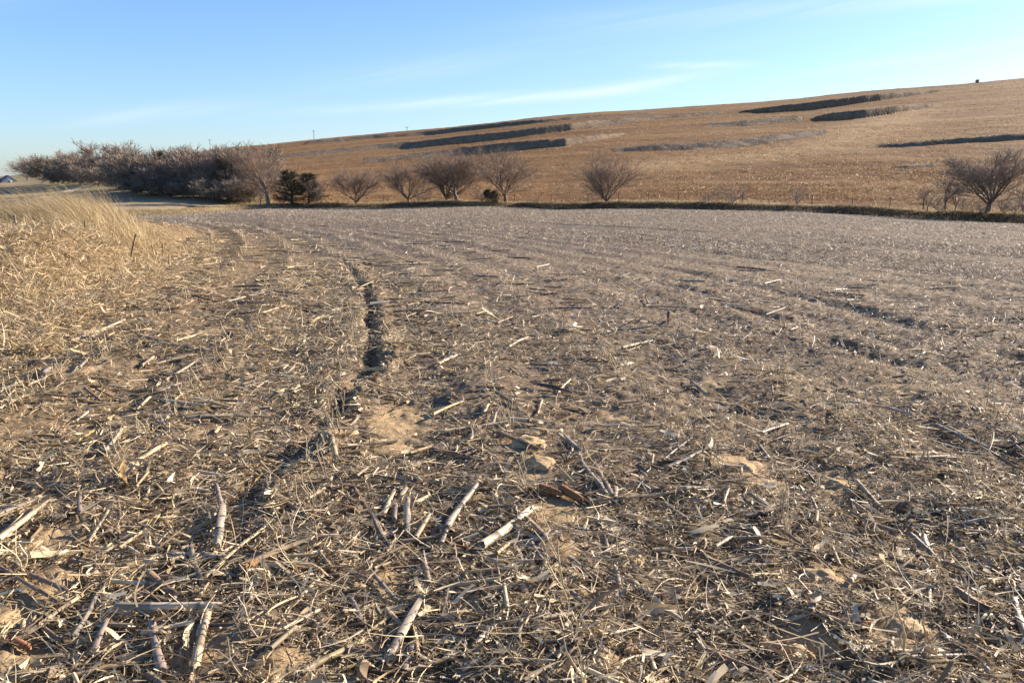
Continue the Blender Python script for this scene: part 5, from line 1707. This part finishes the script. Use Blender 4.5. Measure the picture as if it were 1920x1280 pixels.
# the wood on the left: rows going away along its edge
G2 = 'trees of the wood at the left'
WOOD = [  # px, foot y, top y, width, Y, kind, label
    (484, 372, 272, 84, 128, 'wood', 'reddish bare tree at the right end of the wood behind the leaning tree'),
    (455, 372, 278, 80, 124, 'wood', 'second bare tree from the right end of the wood'),
    (428, 373, 290, 66, 122, 'cedar', 'dark cedar inside the right part of the wood'),
    (415, 370, 277, 86, 134, 'wood', 'bare tree behind the dark cedar in the right part of the wood'),
    (385, 371, 282, 84, 126, 'wood', 'brownish bare tree in the right middle of the wood edge'),
    (372, 366, 288, 60, 132, 'cedar', 'tall dark cedar in the right middle of the wood'),
    (352, 368, 276, 88, 138, 'wood', 'high-crowned bare tree in the middle of the wood'),
    (330, 368, 284, 80, 130, 'wood', 'bare tree standing forward in the middle of the wood'),
    (306, 366, 284, 48, 132, 'cedar', 'pointed dark cedar top in the middle of the wood'),
    (290, 366, 280, 84, 140, 'wood', 'light-topped bare tree left of the pointed cedar'),
    (268, 362, 290, 76, 138, 'wood', 'bluish grey bare tree in the left middle of the wood'),
    (250, 360, 296, 52, 142, 'cedar', 'dark cedar where the track meets the wood'),
    (236, 356, 288, 70, 152, 'wood', 'bare tree behind the track end'),
    (214, 344, 268, 80, 185, 'wood', 'tallest bare tree rising at the left part of the wood'),
    (196, 340, 294, 60, 190, 'wood', 'dense low bare tree left of the tallest one'),
    (172, 338, 296, 62, 198, 'wood', 'rounded bare tree right of the gap with sky'),
    (152, 337, 284, 52, 210, 'wood', 'thin-topped bare tree showing sky between branches'),
    (130, 338, 294, 60, 214, 'wood', 'reddish rounded tree at the left shoulder of the wood'),
    (110, 338, 290, 60, 224, 'wood', 'broad reddish brown tree at the left end of the dense wood'),
    (95, 337, 300, 40, 232, 'cedar', 'dark cedar at the left end of the dense wood'),
    (74, 330, 292, 44, 300, 'round', 'open bare tree right one of the pair above the house'),
    (50, 328, 294, 42, 310, 'round', 'open bare tree left one of the pair above the house'),
    (470, 376, 330, 60, 118, 'wood', 'low brush-like tree at the right foot of the wood'),
    (436, 376, 338, 56, 117, 'wood', 'low brown tree filling the wood edge under the cedar'),
    (400, 375, 336, 60, 118, 'wood', 'low dark tree at the foot of the brownish bare tree'),
    (362, 373, 334, 56, 122, 'wood', 'low tree at the middle foot of the wood'),
    (320, 371, 330, 62, 124, 'wood', 'low spreading tree below the pointed cedar'),
    (282, 368, 326, 60, 130, 'wood', 'low spreading tree near the shaded meadow'),
    (256, 364, 322, 56, 136, 'cedar', 'wide low cedar in the shade by the meadow'),
    (226, 350, 312, 52, 160, 'wood', 'low tree right beside the track end'),
    (185, 345, 314, 56, 176, 'wood', 'low tree under the dense left part of the wood'),
    (150, 342, 316, 56, 196, 'wood', 'low tree left of the track under the wood'),
    (118, 342, 314, 46, 212, 'wood', 'low tree at the left foot of the dense wood'),
    (345, 366, 292, 60, 148, 'cedar', 'dark cedar deep inside the wood'),
    (270, 360, 292, 54, 158, 'cedar', 'dark cedar deep behind the left middle of the wood'),
    (492, 378, 318, 50, 122, 'wood', 'brown brushy tree right behind the foot of the leaning tree'),
    (448, 374, 306, 60, 122, 'wood', 'half-height tree in the right part of the wood'),
    (412, 373, 304, 60, 122, 'wood', 'half-height tree in front of the tall cedar'),
    (376, 372, 306, 60, 124, 'wood', 'half-height tree before the high-crowned one'),
    (341, 370, 304, 60, 127, 'wood', 'half-height tree at the middle of the wood edge'),
    (303, 368, 304, 60, 130, 'wood', 'half-height tree left of the middle of the wood'),
    (266, 363, 304, 56, 139, 'wood', 'half-height tree above the shaded meadow'),
    (240, 357, 304, 50, 150, 'wood', 'half-height tree just right of the track end'),
    (204, 344, 302, 50, 184, 'wood', 'half-height tree under the tallest tree'),
    (164, 341, 308, 50, 200, 'wood', 'half-height reddish tree in the left part of the wood'),
    (138, 340, 308, 46, 210, 'wood', 'half-height brown tree in the left part of the wood'),
    (98, 338, 306, 44, 226, 'wood', 'half-height brown tree closing the left end of the dense wood'),
    (74, 331, 312, 34, 300, 'wood', 'low hedge-like tree beneath the open pair above the house'),
    (405, 366, 290, 56, 150, 'cedar', 'dark cedar deep behind the right part of the wood'),
]
for k, (px, pb, pt_, w, Y_, kd, lab) in enumerate(WOOD):
    place_tree(kd, k, px, pb, pt_, w * (1.3 if kd == 'wood' else 1.1), Y_, lab, group=G2, rot=k * 1.7)

# ------------------------------------------------------------------ grass along the far field edge
A = Acc()


def verge(n, t0, t1, o0, o1, h0, h1, w, pal, seedn=600, thr=.0):
    t = rng.uniform(t0, t1, n); off = rng.uniform(o0, o1, n)
    y = np.interp(t, T, edgeY) + off; x = t * y
    hm = .35 + .9 * vn(x * .22, y * .22, seedn) + .25 * (vn(x * .9, y * .9, seedn + 1) - .5)
    k = hm > thr
    t, x, y, hm = t[k], x[k], y[k], hm[k]; n = len(x)
    z = bil(zz, x, y) - .05
    D = norm(np.stack([rng.normal(-.12, .3, n), rng.normal(0, .3, n), np.ones(n)], 1))
    L = rng.uniform(h0, h1, n) * hm
    V, F = ribbons(np.stack([x, y, z], 1), D, L, np.full(n, w), np.stack([rng.normal(-.1, .2, n), rng.normal(0, .2, n), -.15 * np.ones(n)], 1), 2, rng.uniform(-1, 1, n), tip=.3)
    C = pal[rng.integers(0, len(pal), n)] * rng.uniform(.8, 1.2, (n, 1))
    A.add(V, F, np.repeat(C, 6, 0))


PAL_V = np.array([[.12, .085, .055], [.18, .13, .085], [.09, .07, .045], [.25, .18, .12], [.14, .10, .065]])  # dark browns put the backlit strip's own shadow into the weed colour
PAL_VL = np.array([[.42, .32, .19], [.36, .27, .15], [.48, .38, .24], [.26, .22, .11]])
verge(40000, .03, .68, -.2, 2.0, .16, .46, .03, PAL_V, 600, .40)
verge(26000, -.34, .05, .2, 2.0, .15, .45, .03, PAL_V, 600, .62)
verge(16000, -.34, .05, .0, 2.4, .10, .40, .03, PAL_VL, 660)
verge(12000, -.34, .68, -.6, 2.6, .10, .40, .03, PAL_VL, 640)
verge(30000, -.34, .68, 2.0, 5.5, .25, .65, .03, PAL_VL, 610)
verge(14000, -.52, -.30, -.5, 2.2, .15, .40, .03, PAL_VL, 620)
tag(link('verge_grass', A.mesh('verge_grass', M_GRASS)), 'rough strip of weeds coloured shade-dark and dry grass along the fence at the far field edge', 'weeds', kind='stuff')

# stubble on the hill: real short stalks in contour rows
A = Acc()
n = 190000
t = rng.uniform(-.34, .66, n)
ye_ = np.interp(t, T, edgeY); yr_ = np.interp(t, T, YRi)
u = rng.random(n)
y = 1 / (1 / (ye_ + 5) + u * (1 / (yr_ - 2) - 1 / (ye_ + 5)))
y = np.round((y - ye_) / .76 + rng.normal(0, .12, n)) * .76 + ye_ + rng.normal(0, .06, n)
x = t * y
fi, fj = tri(x, y)
onb = BK[np.clip(np.round(fi).astype(int), 0, NY - 1), np.clip(np.round(fj).astype(int), 0, NT - 1)] > 0
k = (~onb) & (rng.random(n) < .12 + .88 * sst(.25, .75, .6 * vn(x * .03, (y - ye_) * .30, 700) + .4 * vn(x * .2, y * .5, 701)))
x = x[k]; y = y[k]; n = len(x)
z = bil(zz, x, y) - .03
D = norm(np.stack([rng.normal(0, 1.1, n), rng.normal(0, .45, n), np.ones(n)], 1))
L = rng.uniform(.08, .24, n)
V, F = ribbons(np.stack([x, y, z], 1), D, L, rng.uniform(.04, .12, n) * np.maximum(1, y / 160), np.zeros((n, 3)), 1, rng.uniform(-.6, .6, n), tip=.6)
pal = np.array([[.33, .19, .078], [.42, .255, .11], [.24, .13, .055], [.15, .08, .035], [.52, .34, .17], [.37, .215, .088]])
A.add(V, F, np.repeat(pal[rng.integers(0, 6, n)] * rng.uniform(.85, 1.15, (n, 1)), 4, 0))
tag(link('corn_stubble', A.mesh('corn_stubble', M_STRAW)), 'golden brown corn stubble in contour rows over the terraced hillside', 'corn stubble', kind='stuff')

# dry grass tufts on the terrace banks
A = Acc()
bi_, bj_ = np.nonzero(BK[:, :] > 0)
k = rng.integers(0, len(bi_), 36000)
y = YR[bi_[k]] + rng.uniform(-.4, .4, len(k)); t = T[bj_[k]] + rng.uniform(-.0008, .0008, len(k)); x = t * y
z = bil(zz, x, y) - .03
n = len(x)
D = norm(np.stack([rng.normal(-.1, .35, n), rng.normal(-.3, .35, n), np.ones(n)], 1))
V, F = ribbons(np.stack([x, y, z], 1), D, rng.uniform(.08, .38, n) * (.1 + 1.1 * vn(x * .3, y * .3, 720)), rng.uniform(.05, .12, n), rng.normal(0, .1, (n, 3)), 1, rng.uniform(-1, 1, n), tip=.3)
pal = np.array([[.15, .105, .07], [.20, .145, .10], [.28, .21, .145], [.11, .075, .05]])
A.add(V, F, np.repeat(pal[rng.integers(0, 4, n)], 4, 0))
tag(link('bank_grass', A.mesh('bank_grass', M_STRAW)), 'greyish dry grass tufts covering the steep faces of the hillside terraces', 'bank grass', kind='stuff')


# ------------------------------------------------------------------ fence
M_POST = flat_mat('old_post', (0.10, 0.08, 0.065), (0.20, 0.16, 0.12), 3.0)
M_WIRE = flat_mat('rusty_wire', (0.16, 0.11, 0.08), (0.24, 0.17, 0.12), 2.0, rough=.6)
fr = tag(link('wire_fence', None, loc=(0, 100, float(bil(zz, np.array([0.]), np.array([100.]))[0]))), 'thin wire fence on dark posts running along the foot of the stubble hill', 'fence')
fo = np.array(fr.location[:])
tps = []
t = -.30
while t < .64:
    y = float(np.interp(t, T, edgeY)) + 4.2
    tps.append((t * y, y))
    t += 4.6 / (y * 1.1) * random.Random(int(t * 1000)).uniform(.85, 1.15)
posts = []
for k, (x, y) in enumerate(tps):
    z = float(bil(zz, np.array([x]), np.array([y]))[0])
    h = random.Random(k).uniform(1.15, 1.4); r = .05 if k % 5 else .08
    ln = random.Random(k + 7).uniform(-.05, .05)
    pts = np.array([[0, 0, -.2], [ln * .5, 0, h * .5], [ln, 0, h - .03], [ln, 0, h]]) + np.array([x, y, z]) - fo
    V, F = tubes([(pts, np.array([r, r * .95, r * .9, r * .3]))], 6)
    A = Acc(); A.add(V, F, (.1, .1, .1))
    link('post', A.mesh('post', M_POST, True), fr)
    posts.append((x, y, z))
for hh in (.35, .7, 1.05):
    pts = np.array([[x, y - .06, z + hh] for x, y, z in posts]) - fo
    V, F = tubes([(pts, np.full(len(pts), .008))], 4)
    A = Acc(); A.add(V, F, (.1, .1, .1))
    link('wire', A.mesh('wire', M_WIRE), fr)

# ------------------------------------------------------------------ hay bale, house, utility poles
M_BALE = flat_mat('hay', (0.20, 0.15, 0.09), (0.36, 0.27, 0.16), 4.0)
px, py = 1832, 158
Yb = float(D_RIDGE(px)) - 3
x = (px - 960) / FPX / fwd(py) * Yb
z = float(bil(zz, x, Yb))
th = np.arange(24) / 24 * 2 * pi
A = Acc()
prof = [(0.0, -.75), (.5, -.78), (.80, -.76), (.9, -.68), (.92, -.3), (.90, 0), (.92, .3), (.9, .68), (.80, .76), (.5, .78), (0.0, .75)]
rg = np.random.default_rng(2)
V = .75 * np.array([[r * cos(a) * (1 + rg.normal(0, .015)), h, max(r * sin(a), -.82)] for r, h in prof for a in th])
K = len(prof)
i = np.arange(K - 1)[:, None]; q = np.arange(24)[None]
F = np.stack([i * 24 + q, (i + 1) * 24 + q, (i + 1) * 24 + (q + 1) % 24, i * 24 + (q + 1) % 24], -1).reshape(-1, 4)
A.add(V, F, (.3, .2, .1))
o = link('hay_bale', A.mesh('hay_bale', M_BALE, True), loc=(x, Yb, z + .6))
o.rotation_euler = (0, 0, .7)
tag(o, 'small round hay bale standing on the skyline at the top of the hill', 'hay bale')


def boxacc(A, x0, x1, y0, y1, z0, z1, c=(.8, .8, .8)):
    v = np.array([[a, b, cz] for cz in (z0, z1) for b in (y0, y1) for a in (x0, x1)], float)
    f = np.array([[0, 2, 3, 1], [4, 5, 7, 6], [0, 1, 5, 4], [2, 6, 7, 3], [0, 4, 6, 2], [1, 3, 7, 5]])
    A.add(v, f, c)


M_WHITE = flat_mat('white_siding', (0.72, 0.72, 0.72), (0.82, 0.82, 0.80), .5, rough=.6)
M_ROOF = flat_mat('grey_shingles', (0.12, 0.12, 0.16), (0.19, 0.19, 0.23), 1.5)
M_GLASS = flat_mat('window_glass', (0.03, 0.035, 0.045), (0.05, 0.055, 0.065), 1.0, rough=.1)
Yh = 300.
xh = (17 - 960) / FPX / fwd(338) * Yh
zh = float(bil(zz, xh, Yh))
zb = CAM_H + Yh * elev(341)
hs = tag(link('white_house', None, loc=(xh, Yh, zh)), 'small white gabled house with a grey roof at the far left below the trees', 'house')
bz = zb - zh
hs.rotation_euler = (0, 0, radians(38))
A = Acc()
w, dep, ev, rg_ = 1.9, 7.0, bz - .3 + .8, bz + 2.1
w = 2.2
v = np.array([[-w, 0, -1], [w, 0, -1], [w, 0, ev], [0, 0, rg_], [-w, 0, ev], [-w, dep, -1], [w, dep, -1], [w, dep, ev], [0, dep, rg_], [-w, dep, ev]], float)
A.add(v, np.array([[0, 1, 2, 4], [5, 9, 7, 6], [1, 6, 7, 2], [0, 4, 9, 5]]), (.8, .8, .8))
A.F.append(np.array([[4, 2, 3], [9, 8, 7]]))
link('wall', A.mesh('wall', M_WHITE), hs)
A = Acc()
for s in (-1, 1):
    sl_ = (rg_ - ev) / w
    o_ = .45
    a = [s * (w + o_), -.3, ev - sl_ * o_ + .04]; b = [0, -.3, rg_ + .04]; c = [0, dep + .3, rg_ + .04]; d = [s * (w + o_), dep + .3, ev - sl_ * o_ + .04]
    v = np.array([a, b, c, d, [p for p in a[:2]] + [a[2] + .15], b[:2] + [b[2] + .15], c[:2] + [c[2] + .15], d[:2] + [d[2] + .15]], float)
    A.add(v, np.array([[0, 1, 2, 3], [4, 7, 6, 5], [0, 4, 5, 1], [2, 6, 7, 3], [0, 3, 7, 4]]), (.15, .15, .2))
# lower wing on the left
v = np.array([[-w - 5, 1.2, ev - .4], [-w, 1.2, ev - .4], [-w, 3.5, ev + 1.0], [-w - 5, 3.5, ev + 1.0], [-w, 6, ev - .4], [-w - 5, 6, ev - .4]], float)
A.add(v, np.array([[0, 1, 2, 3], [3, 2, 4, 5]]), (.15, .15, .2))
link('roof', A.mesh('roof', M_ROOF), hs)
A = Acc(); boxacc(A, -w - 4.8, -w + .01, 1.5, 5.7, -1, ev - .42)
link('wing', A.mesh('wing', M_WHITE), hs)
A = Acc(); boxacc(A, -.45, .45, -.05, -.01, ev - 1.2, ev - .2)
link('window', A.mesh('window', M_GLASS), hs)

M_POLE = flat_mat('pole_wood', (0.13, 0.11, 0.095), (0.2, 0.17, 0.14), 2.0)
for px, pyt, Yp, lab in ((393, 261, 470, 'utility pole on the skyline above the wood'), (588, 244, 440, 'utility pole on the skyline above the small round tree'),
                         (763, 237, 420, 'short-looking utility pole on the skyline above the first terraces')):
    x = (px - 960) / FPX / fwd(pyt) * Yp
    z = float(bil(zz, x, Yp)); zt = CAM_H + Yp * elev(pyt)
    e = tag(link('utility_pole', None, loc=(x, Yp, z)), lab, 'utility pole', 'utility poles on the skyline')
    H_ = zt - z
    A = Acc(); V, F = tubes([(np.array([[0, 0, -.3], [0, 0, H_ * .5], [0, 0, H_]]), np.array([.17, .15, .12]))], 8); A.add(V, F, (.1, .1, .1))
    link('pole', A.mesh('pole', M_POLE, True), e)
    A = Acc(); boxacc(A, -.9, .9, -.22, -.12, H_ - .6, H_ - .48)
    link('crossarm', A.mesh('crossarm', M_POLE), e)
    for q in (-.8, 0, .8):
        A = Acc(); V, F = tubes([(np.array([[q, -.17, H_ - .48], [q, -.17, H_ - .34]]), np.array([.05, .035]))], 6); A.add(V, F, (.1, .1, .1))
        link('insulator', A.mesh('insulator', M_GLASS, True), e)
print('stalks', nst, 'beans', len(BP))
